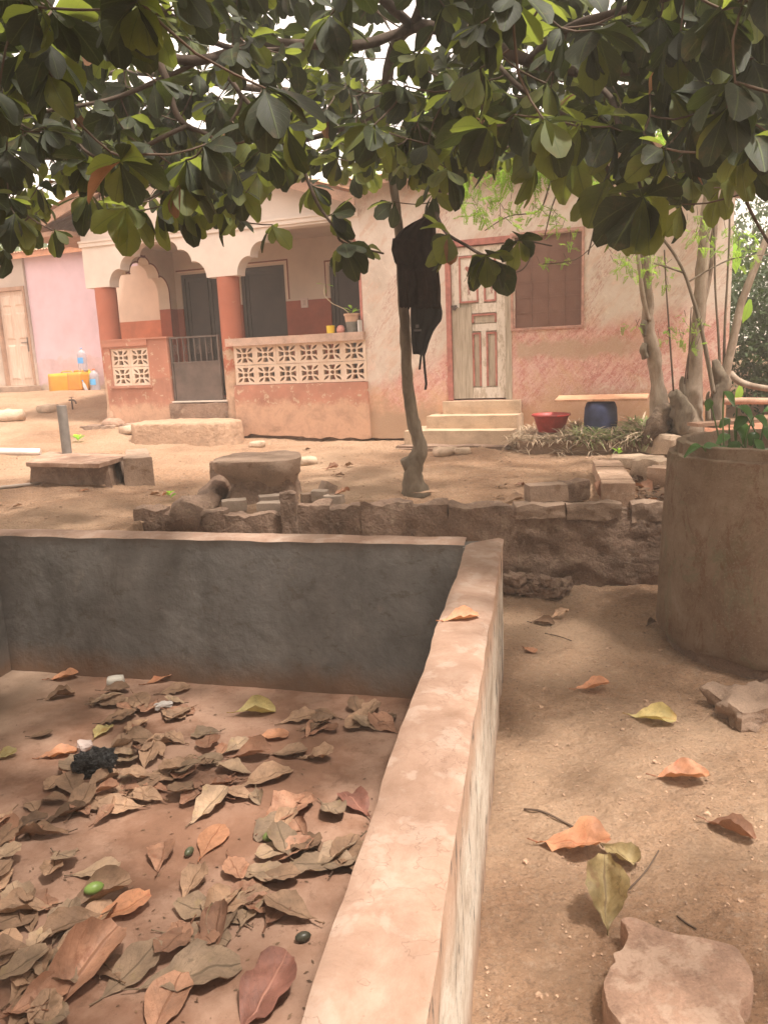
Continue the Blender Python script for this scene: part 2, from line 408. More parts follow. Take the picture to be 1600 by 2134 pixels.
# spattered streaks near the porch corner
sp = k.ma('MULTIPLY', k.rng(k.noise(60, 6, .8, .2, k.map((1, 1, .22), vec=k.map(rot=(0, radians(-32), 0)))), .5, .56), k.rng(k.noise(2.3, 5, .6, 0, k.map((1, 1, .3), vec=k.map(rot=(0, radians(-32), 0), loc=(2, 0, 4)))), .5, .6), True)
c = k.mix(k.ma('MULTIPLY', sp, .6), c, (.40, .16, .12))
c = k.mix(k.ma('MULTIPLY', k.rng(k.noise(70, 5, .8), .56, .62), k.rng(zn, 2.0, 2.6, .8, 0), True), c, (.80, .66, .60))
# mud band and orange foot
mb = k.ma('MULTIPLY', k.rng(k.ma('ABSOLUTE', k.ma('SUBTRACT', k.ma('ADD', z, k.ma('MULTIPLY', k.noise(2.6, 8, .7), .5)), 2.03)), .05, .14, 1, 0), k.rng(x, 8.0, 8.4, 1, 0), True)
mb = k.ma('MULTIPLY', mb, k.rng(x, 6.68, 6.75, 0, .8))
c = k.mix(mb, c, (.50, .36, .26))
zf = k.ma('ADD', z, k.ma('MULTIPLY', k.ma('SUBTRACT', k.noise(3.2, 9, .7), .5), .9))
c = k.mix(k.rng(zf, .95, 1.35, .85, 0), c, (.60, .35, .21))
c = k.mix(k.rng(k.ma('ADD', zf, k.rng(x, 5.6, 6.0, -.25, .3)), .75, .95, .9, 0), c, (.43, .29, .20))
M_FRONT = k.out(c, k.bump(k.noise(38, 8, .8), .6, .012, k.bump(k.noise(3, 6), .4, .03)))
M_PINK = wallpaint('pink_neighbour_paint', (.64, .47, .53), (.60, .43, .45), 2.0, (.42, .33, .25), .8, zd=1.45, wear=.72, wearcol=(.66, .50, .46))
M_GREYW = wallpaint('grey_neighbour_wall', (.46, .38, .33), (.52, .43, .36), 2.0, (.42, .32, .24), .5, zd=1.5, wear=.68)
k = N('old_door_wood', 'Object', .8, .3)
g = k.noise(5, 8, .7, .3, k.map((9, 9, .6)))
c = k.ramp(g, [(.3, (.27, .215, .16)), (.5, (.44, .37, .29)), (.7, (.58, .51, .42))])
M_WOODG = k.out(c, k.bump(g, .5, .006))
k = N('flaking_white_paint_wood', 'Object', .75, .3)
g = k.noise(4, 8, .7, .3, k.map((7, 7, .7)))
c = k.mix(k.rng(k.noise(9, 8, .75, .2, k.map((2, 2, .7))), .50, .60), (.74, .66, .58), (.48, .40, .31))
M_WOODW = k.out(c, k.bump(g, .4, .006))
M_PINKTRIM = flat('faded_red_trim', (.43, .17, .14), .8, .3, 12)
k = N('neighbour_door_paint', 'Object', .6, .4)
c = k.ramp(k.noise(5, 8, .7, .2, k.map((5, 5, .6))), [(.3, (.50, .35, .26)), (.6, (.64, .50, .41))])
M_DOOR2 = k.out(c)
M_DARKM = flat('dark_grey_gate_steel', (.12, .088, .075), .7, .35, 5, .4, .1, .2, 30)
M_DARKDOOR = flat('dark_brown_door', (.05, .028, .020), .6, .35, 3)
M_INT = flat('dark_room', (.02, .016, .014), .9)
M_SCREEN = None
k = N('rusty_window_mesh', 'Object', .8, .2)
x, y, z = k.xyz()
c = k.ramp(k.noise(3, 8, .6), [(.3, (.17, .09, .07)), (.7, (.235, .13, .10))])
M_SCREEN = k.out(c, k.bump(k.noise(90, 3), .4, .004))
M_SCREENBAR = flat('rusty_window_bar', (.21, .115, .09), .8, .2)
M_BREEZE = None
k = N('cream_breeze_block', 'World', .9, .2)
c = k.ramp(k.noise(7, 8, .7), [(.3, (.60, .43, .31)), (.5, (.66, .52, .41)), (.7, (.73, .60, .50))])
M_BREEZE = k.out(c, k.bump(k.noise(60, 6), .3, .006))
k = N('rusty_roof_sheet', 'World', .7, .3)
c = k.ramp(k.noise(3, 8, .7), [(.3, (.27, .12, .07)), (.5, (.46, .25, .15)), (.7, (.58, .38, .25))])
M_ROOF = k.out(c, k.bump(k.noise(30, 5), .2, .005))
M_PLANK = earth('orange_plank', (.50, .27, .165), .2, 6, 40, .3, .004)
M_TIMBER = earth('weathered_timber', (.36, .22, .155), .25, 7, 40, .4, .005)
# ---- plants
def leafmat(name, c, tr, vein=(.10, .13, .045), rough=.6, trans=.5, dry=False, spots=None):
    k = N(name, 'UV', rough, .35)
    x, y, _ = k.xyz()
    ax = k.ma('ABSOLUTE', k.ma('SUBTRACT', x, .5))
    f = k.ma('FRACT', k.ma('ADD', k.ma('SUBTRACT', k.ma('MULTIPLY', y, 8.0), k.ma('MULTIPLY', ax, 6.0)), k.ma('MULTIPLY', k.noise(5), .5)))
    vn = k.rng(k.ma('ABSOLUTE', k.ma('SUBTRACT', f, .5)), .43, .5, 0, .28 if dry else .5)
    mid = k.rng(ax, .012, .035, .9, 0)
    vm = k.ma('MAXIMUM', vn, mid)
    geo = k.n('ShaderNodeNewGeometry'); oi = k.n('ShaderNodeObjectInfo')
    wp = geo.outputs['Position']
    nn = k.noise(9, 6, .7, 0, wp)
    a = k.ramp(nn, [(.3, mul(c, .6)), (.5, c), (.72, mul(c, 1.5))])
    if spots: a = k.mix(k.rng(k.noise(14, 6, .7, 0, wp), .56, .66, 0, .8), a, spots)
    if dry: a = k.mix(k.rng(k.noise(42, 8, .8, .5, wp), .54, .62, 0, .6), a, mul(c, .5))
    col = k.mix(vm, a, vein)
    ip = geo.outputs['Random Per Island']
    hs = k.n('ShaderNodeHueSaturation'); k.set(hs.inputs['Color'], col)
    k.set(hs.inputs['Value'], k.rng(k.ma('FRACT', k.ma('ADD', ip, oi.outputs['Random'])), 0, 1, .7, 1.35)); col = hs.outputs[0]
    k.set(k.b.inputs['Base Color'], col)
    k.set(k.b.inputs['Normal'], k.bump(vm, .35 if not dry else .6, .004, k.bump(nn, .3, .01) if dry else None))
    t = k.n('ShaderNodeBsdfTranslucent'); tcol = k.mix(vm, tr, mul(tr, .5)); k.set(t.inputs['Color'], tcol)
    mx = k.n('ShaderNodeMixShader'); mx.inputs[0].default_value = trans
    k.t.links.new(k.b.outputs[0], mx.inputs[1]); k.t.links.new(t.outputs[0], mx.inputs[2])
    k.t.links.new(mx.outputs[0], k.t.nodes['Material Output'].inputs['Surface'])
    return k.m
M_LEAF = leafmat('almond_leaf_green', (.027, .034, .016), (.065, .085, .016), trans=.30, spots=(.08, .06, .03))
M_LEAFB = leafmat('almond_leaf_lit', (.085, .105, .030), (.32, .38, .055), trans=.45, spots=(.12, .09, .04))  # sunlit look put into a paler leaf colour
M_LEAFBR = leafmat('almond_leaf_browning', (.22, .11, .06), (.40, .20, .09), vein=(.2, .12, .06), trans=.4)
DRY = {
 'tan':   leafmat('dry_leaf_tan', (.33, .205, .13), (.30, .16, .07), (.16, .09, .05), .7, .12, True, (.17, .10, .055)),
 'olive': leafmat('dry_leaf_olive', (.30, .205, .135), (.26, .15, .08), (.16, .11, .07), .7, .12, True, (.32, .23, .12)),
 'rust':  leafmat('dry_leaf_rust', (.33, .175, .11), (.35, .13, .05), (.20, .09, .05), .6, .15, True, (.22, .09, .05)),
 'orange':leafmat('dry_leaf_orange', (.44, .21, .115), (.5, .2, .06), (.36, .14, .07), .55, .18, True, (.38, .13, .07)),
 'dark':  leafmat('dry_leaf_dark', (.17, .10, .06), (.14, .07, .03), (.08, .045, .03), .75, .08, True),
 'yellow':leafmat('dry_leaf_yellow', (.42, .34, .15), (.5, .4, .08), (.38, .22, .07), .6, .2, True, (.30, .17, .06)),
 'straw': leafmat('dry_leaf_straw', (.38, .29, .14), (.4, .28, .1), (.24, .16, .08), .6, .15, True, (.22, .13, .07)),
 'red':   leafmat('dry_leaf_dark_red', (.21, .09, .065), (.25, .08, .04), (.36, .17, .12), .6, .12, True, (.15, .06, .04)),
}
k = N('grey_brown_bark', 'World', .9, .2)
c = k.ramp(k.noise(9, 9, .75, .4, k.map((1, 1, .35))), [(.3, (.10, .075, .055)), (.5, (.19, .15, .11)), (.72, (.29, .235, .18))])
M_BARK = k.out(c, k.bump(k.noise(14, 9, .8, .4, k.map((1, 1, .3))), 1, .02))
k = N('pale_grey_bark', 'World', .9, .2)
c = k.ramp(k.noise(8, 9, .75, .4, k.map((1, 1, .45))), [(.3, (.17, .12, .085)), (.5, (.30, .23, .175)), (.72, (.43, .35, .28))])
M_BARKP = k.out(c, k.bump(k.noise(16, 9, .8, .5, k.map((1, 1, .4))), .9, .015))
M_BURL = earth('dark_rooty_bark', (.20, .14, .10), .5, 9, 40, 1, .03)
M_LIMB = flat('silhouette_limb_bark', (.085, .062, .048), .9, .4, 14, .15, 0, .8, 40)  # darker than the trunk bark so the limbs read as backlit silhouettes
M_TWIG = flat('dark_twig', (.095, .062, .042), .85, .3, 10)
M_MORL = leafmat('feathery_leaflet', (.17, .30, .05), (.50, .72, .10), trans=.5)
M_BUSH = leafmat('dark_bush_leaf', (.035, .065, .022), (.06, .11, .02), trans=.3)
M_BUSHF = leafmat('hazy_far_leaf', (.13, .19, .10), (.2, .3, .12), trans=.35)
M_BANANA = leafmat('bright_broad_leaf', (.16, .33, .03), (.42, .75, .07), vein=(.3, .45, .1), trans=.6)
M_HYA = leafmat('glossy_pot_leaf', (.06, .13, .035), (.14, .28, .05), vein=(.12, .2, .06), rough=.25, trans=.3)
M_WEED = leafmat('dry_strap_weed', (.52, .40, .29), (.4, .3, .18), vein=(.3, .24, .15), trans=.3)
M_WEEDG = leafmat('green_strap_weed', (.26, .30, .14), (.3, .4, .1), vein=(.25, .3, .15), trans=.35)
M_CLOTH = flat('dark_brown_cloth', (.026, .017, .014), .95, .45, 25, .05, 0, .8, 120)
M_CLOTHB = flat('black_nylon', (.014, .012, .011), .7, .3, 20, .3, 0, .4, 80)
# ================================================================== GROUND
def axis(segs):
    out = []
    for a, b, st in segs:
        n = max(1, int(round((b-a)/st))); out += [a+(b-a)*i/n for i in range(n)]
    out.append(segs[-1][1]); return np.array(out)
def vnoise(x, y, seed):
    xi = np.floor(x).astype(np.int64); yi = np.floor(y).astype(np.int64)
    fx = x-xi; fy = y-yi; fx = fx*fx*(3-2*fx); fy = fy*fy*(3-2*fy)
    def h(a, b):
        q = (a*374761393 + b*668265263 + seed*1442695041) & 0x7fffffff
        q = ((q ^ (q >> 13))*1274126177) & 0x7fffffff
        return ((q ^ (q >> 16)) & 0xffff)/65535.0
    return (h(xi, yi)*(1-fx)+h(xi+1, yi)*fx)*(1-fy)+(h(xi, yi+1)*(1-fx)+h(xi+1, yi+1)*fx)*fy
XS = axis([(-150, -20, 13), (-20, -7, .8), (-7, -2.6, .09), (-2.6, 0, .05), (0, 3, .02), (3, 6, .08), (6, 20, .7), (20, 150, 13)])
YS = axis([(-60, -4, 8), (-4, 1, .4), (1, 6, .02), (6, 9, .035), (9, 14, .07), (14, 25, .5), (25, 250, 15)])
GX, GY = np.meshgrid(XS, YS)
Z = np.zeros_like(GX)
for j, yy in enumerate(YS):
    for i, xx in enumerate(XS):
        Z[j, i] = gh(xx, yy)
near = np.clip(1-(np.abs(GY-6)-8)/4, 0, 1)
mic = 1.9*(vnoise(GX*1.7, GY*1.7, 1)-.5)*.035 + (vnoise(GX*5, GY*5, 2)-.5)*.022 + (vnoise(GX*13+3*vnoise(GX*4, GY*4, 9), GY*19, 3)-.5)*.017 + (vnoise(GX*34, GY*34, 4)-.5)*.011
rid = np.abs(vnoise(GX*7+GY*3, GY*9-GX*2, 5)-.5)
mic += np.clip(.12-rid, 0, .12)*.09*vnoise(GX*1.3, GY*1.3, 6)
Z += mic*near*np.where(Z > .1, 1.0, 1.0)
for j, yy in enumerate(YS):
    for i, xx in enumerate(XS):
        # inside the tank the sheet dips below the tank floor
        lx = on_line((TI0+TO0)/2, SD, yy); by = TO1.y-.1 + (xx-TO1.x)*(BD.y/BD.x)
        if xx < lx-.0 and yy < by and yy > -2 and xx > -4: Z[j, i] = -.45
ny, nx = GX.shape
vs = np.stack([GX.ravel(), GY.ravel(), Z.ravel()], 1)
idx = np.arange(nx*ny).reshape(ny, nx)
q = np.stack([idx[:-1, :-1].ravel(), idx[:-1, 1:].ravel(), idx[1:, 1:].ravel(), idx[1:, :-1].ravel()], 1)
me = bpy.data.meshes.new('ground'); me.vertices.add(len(vs)); me.vertices.foreach_set('co', vs.astype(np.float32).ravel())
me.loops.add(q.size); me.loops.foreach_set('vertex_index', q.ravel().astype(np.int32))
me.polygons.add(len(q)); me.polygons.foreach_set('loop_start', np.arange(0, q.size, 4, dtype=np.int32))
me.update(calc_edges=True); me.materials.append(M_GROUND); me.shade_smooth()
struct(put('ground', me))
def zn(x, y):
    """ground height with its relief, for setting things down"""
    i = min(max(np.searchsorted(XS, x)-1, 0), nx-2); j = min(max(np.searchsorted(YS, y)-1, 0), ny-2)
    return float(max(Z[j, i], Z[j, i+1], Z[j+1, i], Z[j+1, i+1]))

# ================================================================== TANK
TZ = .78; FZ = -.15
def rough_strip(b, P, nu, nv, amp, seed, freq=9.0):
    """P(u,v)->(point, normal) sampled as a grid with small relief along the normal"""
    vs = []; fs = []
    for i in range(nu+1):
        for j in range(nv+1):
            p, n_ = P(i/nu, j/nv); e = min(1, 4*min(i, nu-i)/nu+.35)*min(1, 4*min(j, nv-j)/nv+.35)
            d = mnoise.noise(p*freq+Vector((seed, 0, 0)))*amp + mnoise.noise(p*freq*3.1+Vector((seed, 5, 0)))*amp*.4
            vs.append(p+n_*d*1.0)
    for i in range(nu):
        for j in range(nv):
            a = i*(nv+1)+j; fs.append((a, a+1, a+nv+2, a+nv+1))
    b.add(vs, fs)
tank = thing('washout_tank', 'low open cement tank with grey inner walls and a pinkish worn rim', 'tank', (-1.0, 2.6, FZ))
def wob(p, a=.012, s=2.2):
    return mnoise.noise(Vector((p.x*s, p.y*s, 1.3)))*a + mnoise.noise(Vector((p.x*s*4, p.y*s*4, 4.3)))*a*.45
def wall_block(name, i0, i1, o0, o1, parent, n=90, top=M_TOP, inner=M_CEM, outer=M_SIDE):
    """a wall seen from above: inner edge i0-i1, outer edge o0-o1 (2D), with wavering edges"""
    I0, I1, O0, O1 = [Vector((p.x, p.y, 0)) for p in (i0, i1, o0, o1)]
    across = (O0-I0).normalized()
    ie = []; oe = []
    for k in range(n+1):
        t = k/n; a = I0.lerp(I1, t); c = O0.lerp(O1, t)
        ie.append(a + across*wob(a+Vector((9, 0, 0)))); oe.append(c + across*wob(c, .008))
    b = MB(); m = 7; vs = []; fs = []
    for k in range(n+1):
        for j in range(m+1):
            p = ie[k].lerp(oe[k], j/m)
            z = TZ + mnoise.noise(p*5)*.006 + mnoise.noise(p*17)*.002 - (.010 if j in (0, m) else 0)
            vs.append(Vector((p.x, p.y, z)))
    for k in range(n):
        for j in range(m):
            a = k*(m+1)+j; fs.append((a, a+1, a+m+2, a+m+1))
    b.add(vs, fs); b.build('rim', top, parent, smooth=True)
    zs = [1, .985, .96, .88, .75, .6, .45, .3, .15, 0, -.12]
    for nm, edge, mt, sg in (('inner_face', ie, inner, 1), ('outer_face', oe, outer, -1)):
        b = MB(); vs = []; fs = []; L = len(zs)
        for k in range(n+1):
            for j, h in enumerate(zs):
                p = edge[k]; z = FZ+(TZ-.010-FZ)*h + (mnoise.noise(p*5)*.006+mnoise.noise(p*17)*.002 if j == 0 else 0)
                q = Vector((p.x, p.y, z))
                d = 0 if j == 0 else .004+.004*(j > 1)+mnoise.noise(q*6)*.006+mnoise.noise(q*22)*.0025
                vs.append(q+across*sg*d)
        for k in range(n):
            for j in range(L-1):
                a = k*L+j; fs.append((a, a+1, a+L+1, a+L))
        b.add(vs, fs); b.build(nm, mt, parent, smooth=True)
# side wall, running away from the camera
sd3 = SD
i0 = TI0-sd3*2.6; o0 = TO0-sd3*2.6
bdir = BD                                               # along the back wall, to the left
b_out = TO1 + Vector((0, 0)); 
nrm = Vector((BD.y, -BD.x));                            # towards the camera
if nrm.y > 0: nrm = -nrm
BW = .185
wall_block('side', i0, TI1, o0, Vector((on_line(TO0, SD, TO1.y), TO1.y)), tank, n=170)
# back wall: outer edge through TO1, inner edge through TI1
ce = TI1 - SD*.0
bo0 = Vector((on_line(TI0, SD, TO1.y+.065), TO1.y+.065))
wall_block('back', TI1+BD*.004, TI1+BD*3.6, bo0+BD*.004, bo0+BD*3.6, tank, n=120, outer=M_MUD)
# left wall
LX = U(-12, 1112, TZ); l1 = Vector((LX.x, TI1.y+(LX.x-TI1.x)*BD.y/BD.x))
wall_block('left', l1, l1-SD*5.0, l1+Vector((-.2, .03)), l1+Vector((-.2, .03))-SD*5.0, tank, n=90)
b = MB()
rough_strip(b, lambda u, v: (Vector((-3.4+4.3*u, -1.2+6.4*v, FZ)), Vector((0, 0, 1))), 110, 150, .006, 3, 4)
b.build('tank_floor', M_FLOOR, tank, smooth=True)
b = MB(); b.plate([[(TI1.x-.012, TI1.y-.010), (TI1.x-.012, TI1.y+.13), (TO1.x-.02, TO1.y-.008), (TO1.x-.045, TI1.y-.06), (TI1.x+.02, TI1.y-.06)]], lambda p, q, d: Vector((p, q, d)), FZ, TZ-.018); b.build('corner', M_CEM, tank)

# ================================================================== RETAINING WALL of earth-caked blocks
rw = thing('retaining_wall', 'crumbling earth-caked block wall holding up the yard behind the tank', 'wall', (1.4, 5.7, 0))
def rwp(px, z):                                         # plan point on the wall line under a pixel column
    a = U(px, 1075, .6); r = ray(px, 1075)
    # line y = 5.76-.10*(x-1.4)
    t = (5.76+.14)/(r.y+.10*r.x); return Vector((r.x*t, r.y*t, z))
def rwblock(px0, px1, ztop, seed, z0=0.0, depth=.16, mat=M_MUD, amp=.03, fwd=0.0, name='block', rnd=.12, n=7, topn=0.0):
    a = rwp(px0, 0); c = rwp(px1, 0); mid = (a+c)/2; w = (c-a).length/2
    ang = atan2(c.y-a.y, c.x-a.x)
    hz = (ztop-z0)/2; vs, fs = lump((w*1.0, depth/2, hz), amp, n, seed, 1.0, rnd)
    for v in vs:
        if topn and v.z > 0: v.z += topn*(mnoise.noise(Vector((v.x*6+seed*3, v.y*6, seed)))+.5*mnoise.noise(Vector((v.x*17+seed*3, v.y*17, seed)))-.2)*min(1, v.z/hz)
        v.y += .012*mnoise.noise(v*24+Vector((seed, 0, 0)))
    M = TR((mid.x, mid.y+depth/2-.04-fwd, (ztop+z0)/2), ang)
    b = MB(); b.add([M @ v for v in vs], fs); return b.build(name, mat, rw, smooth=True, autos=radians(40))
# the part that peeks over the tank
for i, (x0, x1, zt) in enumerate([(283, 345, .74), (342, 388, .70), (386, 470, .69), (468, 545, .68), (543, 612, .67), (614, 690, .74), (688, 758, .72), (756, 860, .735), (858, 935, .73), (933, 1078, .70)]):
    rwblock(x0, x1, zt-.035+R.uniform(-.015, .015), i+2, z0=.1, amp=.022, rnd=.05, n=11, topn=.035)
rwblock(590, 622, .80, 33, z0=.45, amp=.02, fwd=.05, depth=.07, name='upright_slab')
# right of the tank: caked face and capping blocks
rwblock(1040, 1400, .585, 40, z0=-.05, depth=.2, amp=.05, rnd=.03, n=22, name='earth_face', fwd=-.02)
rwblock(1395, 1700, .58, 43, z0=-.05, depth=.2, amp=.05, rnd=.03, n=18, name='earth_face', fwd=-.02)
rwblock(1074, 1178, .655, 41, z0=.55, topn=.02, depth=.2, amp=.018, fwd=.012, rnd=.05, mat=M_BLOCK, name='capping_block')
rwblock(1180, 1293, .65, 42, z0=.53, topn=.03, depth=.2, amp=.02, fwd=.0, rnd=.05, mat=M_BLOCK, name='capping_block')
rwblock(1316, 1398, .645, 44, z0=.50, topn=.03, depth=.2, amp=.02, fwd=.0, rnd=.05, mat=M_BLOCK, name='capping_block')
rwblock(1294, 1317, .60, 45, z0=.44, depth=.2, amp=.01, fwd=-.05, rnd=.02, name='gap_fill')
rwblock(1400, 1520, .66, 46, z0=.46, depth=.2, amp=.02, fwd=.0, rnd=.05, mat=M_BLOCK, name='capping_block')
rwblock(1525, 1680, .66, 47, z0=.46, depth=.2, amp=.02, fwd=.0, rnd=.05, mat=M_BLOCK, name='capping_block')
# rubble at its foot by the tank corner
for i in range(26):
    p = rwp(R.uniform(1052, 1170), 0); s = R.uniform(.02, .06)
    vs, fs = lump((s*1.5, s, s*.7), s*.55, 5, i+70, 1.6, .25); M = TR((p.x, p.y-.12-R.random()*.16, s*.45+R.random()*.12), R.random()*3, R.uniform(-.4, .4))
    b = MB(); b.add([M @ v for v in vs], fs); b.build('rubble_lump', M_MUD, rw, smooth=True, autos=radians(28))
# ---- low ridge of caked mortar running back from the wall (left)
b = MB(); pts = []
for (px, py, zz_) in ((385, 1072, .66), (400, 1045, .70), (425, 1025, .72), (448, 1005, .73), (462, 985, .74)):
    p = U(px, py, zz_); pts.append(p)
spn = []
for i in range(17):
    t = i/16*(len(pts)-1); k_ = min(int(t), len(pts)-2); p = pts[k_].lerp(pts[k_+1], t-k_); spn.append(Vector((p.x, p.y, .62)))
b.tube(spn, [.11+.025*mnoise.noise(p*9) for p in spn], 12, True, .5)
o = b.build('mortar_ridge', M_MUD, smooth=True); tag(o, 'rounded ridge of caked mud mortar running back from the wall behind the tank', 'mortar ridge')
def rblock(name, px, py, size, label, cat, mat, rz=0, seed=1, amp=.012, rnd=.05, z=None, n=3, lift=0, group=None, rx=0, ry=0, auto=35):
    """rough block resting at the ground seen at a pixel; size = full x,y,z"""
    p = G(px, py) if z is None else U(px, py, z)
    if z is None: p.z = zn(p.x, p.y)-.012
    vs, fs = lump((size[0]/2, size[1]/2, size[2]/2), amp, n, seed, 1, rnd)
    M = TR((p.x, p.y+size[1]*.3, p.z+size[2]/2+lift), rz, rx, ry)
    b = MB(); b.add([M @ v for v in vs], fs); o = b.build(name, mat, smooth=True, autos=radians(auto)); return tag(o, label, cat, group)
rblock('brick', 456, 1003, (.17, .12, .19), 'dark upright brick at the end of the mud mortar ridge', 'brick', M_MUD, .1, 5, .01, .05, lift=.02)
# ---- row of bricks on edge (right)
row = thing('brick_kerb', 'straight kerb of pinkish bricks laid on edge running towards the house', 'kerb', (*U(1285, 1050, .6).xy, .6))
a = U(1290, 1058, .6); c = U(1262, 985, .6); dr = Vector((c.x-a.x, c.y-a.y, 0)); L = dr.length; dr.normalize(); ang = atan2(dr.y, dr.x)
a = Vector((a.x, a.y+.02, 0)); NB = 14; L = 1.72
for i in range(NB):
    t = (i+.5)/NB*L; p = a+dr*t; z = .78-.004*i
    vs, fs = lump((L/NB/2*.965, .12, .115), .006, 2, i+90, 1, .04)
    M = TR((p.x, p.y, z-.115+R.uniform(-.008, .008)), ang+R.uniform(-.02, .02))
    b = MB(); b.add([M @ v for v in vs], fs); b.build('brick', M_BRICK, row, smooth=True, autos=radians(35))
# ---- loose chunks on the wall and behind it
T = ('loose tile chunks behind the wall')
rblock('tile_chunk', 487, 1062, (.20, .14, .09), 'pale cement chunk left of the two flat tiles, in the mud behind the wall', 'tile chunk', M_TILE, .2, 11, .008, .08, lift=.03)
rblock('tile_chunk', 574, 1058, (.27, .13, .08), 'long pale tile chunk lying just left of the upright slab', 'tile chunk', M_TILE, .25, 12, .006, .03, lift=.04)
rblock('tile_chunk', 570, 1073, (.24, .13, .06), 'flat pale tile in front of the long tile chunk', 'tile chunk', M_TILE, -.15, 13, .006, .03, lift=.05)
rblock('tile_chunk', 650, 1056, (.17, .10, .08), 'leftmost square chunk of the small heap of broken blocks near the slender tree', 'tile chunk', M_BLOCK, .3, 14, .006, .03, lift=.03)
rblock('tile_chunk', 668, 1058, (.13, .10, .09), 'middle squarish chunk of the small heap of broken blocks near the slender tree', 'tile chunk', M_TILE, -.1, 15, .006, .03, lift=.04)
rblock('tile_chunk', 684, 1050, (.12, .10, .09), 'tilted chunk at the top of the small heap of broken blocks', 'tile chunk', M_BLOCK, .6, 16, .006, .03, lift=.08, ry=.5)
rblock('tile_chunk', 697, 1066, (.15, .10, .07), 'rightmost low chunk of the small heap of broken blocks near the slender tree', 'tile chunk', M_TILE, -.3, 17, .006, .03, lift=.04)
rblock('broken_block', 1140, 1058, (.30, .16, .13), 'broken grey block lying on the capping left of the brick kerb', 'block', M_BLOCK, .12, 18, .012, .05, lift=.03)
rblock('broken_block', 1192, 1052, (.22, .16, .15), 'rounded crumbling lump beside the broken grey block on the wall', 'block', M_MUD, .5, 19, .035, .3, lift=.03)
rblock('rock', 1372, 1010, (.28, .34, .20), 'big pinkish rock leaning beside the concrete ring', 'rock', M_STONE, .5, 21, .05, .35)
rblock('rock', 1392, 948, (.22, .5, .22), 'tall pale rock standing before the leaning tree stumps', 'rock', M_STONE, .3, 22, .05, .3, ry=.2)
rblock('rock', 1330, 975, (.50, .28, .12), 'long flat pale rock lying right of the brick kerb', 'rock', M_STONE, -.6, 23, .03, .2)
rblock('rock', 1388, 1022, (.20, .22, .18), 'small angular stone wedged against the concrete ring', 'rock', M_BRICK, .9, 24, .02, .15)

# ================================================================== CONCRETE RING with plants
rc = U(1622, 1395, 0); RC = Vector((1.66/1.0+.66, 4.42, 0))
RC = Vector((2.33, 4.52, 0)); RR = .665
ring = thing('concrete_ring', 'tall round concrete well ring with a stepped chipped rim, used as a planter', 'planter', (RC.x, RC.y, .0))
b = MB(); n = 96; prof = []
H = 1.225
outer = [(RR*1.0, .02), (RR*1.012, .10), (RR*1.006, .25), (RR*1.0, .45), (RR*.988, .7), (RR*.972, .95), (RR*.958, H-.085), (RR*.95, H-.066), (RR*.895, H-.06), (RR*.885, H-.02), (RR*.882, H), (RR*.80, H+.002), (RR*.79, H-.02), (RR*.785, H-.2), (RR*.785, H-.5)]
vs = []; fs = []
for i, (r, z) in enumerate(outer):
    for j in range(n):
        q = 2*pi*j/n; d = Vector((cos(q), sin(q), 0)); p = RC+d*r+Vector((0, 0, z))
        nn = mnoise.noise(p*8); n2 = mnoise.noise(p*24)
        rr = r+nn*.006+n2*.004
        zz = z
        if i == 0: zz = .045+.05*mnoise.noise(d*3.3+Vector((2, 0, 0)))+.022*mnoise.noise(d*14); rr = r-.012
        if 6 <= i <= 12: zz += .008*mnoise.noise(d*9+Vector((0, 0, i*.1)))+.006*n2
        vs.append(RC+d*rr+Vector((0, 0, zz)))
for i in range(len(outer)-1):
    for j in range(n): fs.append((i*n+j, i*n+(j+1) % n, (i+1)*n+(j+1) % n, (i+1)*n+j))
b.add(vs, fs); b.build('ring_wall', M_RING, ring, smooth=True, autos=radians(50))
b = MB(); b.lathe([(RR*.93, -.03), (RR*.93, .10)], 40, RC); b.build('inner_fill', M_MUD, ring)
b = MB(); b.lathe([(RR*.79, H-.30), (RR*.4, H-.26), (.01, H-.25)], 40, RC); b.build('soil', M_SOIL, ring)
for (px, py, sx, sy, sz, rz) in ((1590, 1500, .36, .30, .10, .2),):
    rblock('footing_slab', px, py, (sx, sy, sz), 'broken pink footing slab sticking out under the concrete ring', 'slab', M_BLOCK, rz, 55, .05, .12, n=9)

# ================================================================== LOBED PAVING STONE (front right)
out = [(1256, 2048), (1262, 2095), (1290, 2134), (1330, 2180), (1400, 2210), (1480, 2200), (1540, 2175), (1552, 2134), (1540, 2110), (1548, 2085), (1566, 2072), (1570, 2035), (1555, 1998), (1535, 1975), (1500, 1960), (1440, 1950), (1400, 1942), (1350, 1922), (1312, 1910), (1292, 1916), (1302, 1932), (1307, 1955), (1298, 1978), (1276, 1985), (1285, 2005), (1268, 2022)]
pts = [U(x, y, .075) for x, y in out]
# smooth closed outline
sm = []
for i in range(len(pts)):
    p0, p1, p2, p3 = pts[i-1], pts[i], pts[(i+1) % len(pts)], pts[(i+2) % len(pts)]
    for t in (0, .33, .66):
        q_ = .5*((2*p1)+(p2-p0)*t+(2*p0-5*p1+4*p2-p3)*t*t+(3*p1-p0-3*p2+p3)*t**3)
        sm.append(q_+Vector((mnoise.noise(q_*16), mnoise.noise(q_*16+Vector((5, 5, 5))), 0))*.009)
b = MB(); cen = sum(sm, Vector())/len(sm); vs = []; fs = []; m = len(sm)
rings = [(1.0, -.03), (1.01, .03), (1.0, .066), (.988, .073), (.85, .076), (.6, .077), (.3, .078)]
for s, z in rings:
    for p in sm:
        q = cen.lerp(p, s); vs.append(Vector((q.x, q.y, z+mnoise.noise(q*11)*.004+mnoise.noise(q*33)*.0015)))
for i in range(len(rings)-1):
    for j in range(m): fs.append((i*m+j, i*m+(j+1) % m, (i+1)*m+(j+1) % m, (i+1)*m+j))
fs.append(tuple((len(rings)-1)*m+j for j in range(m)))
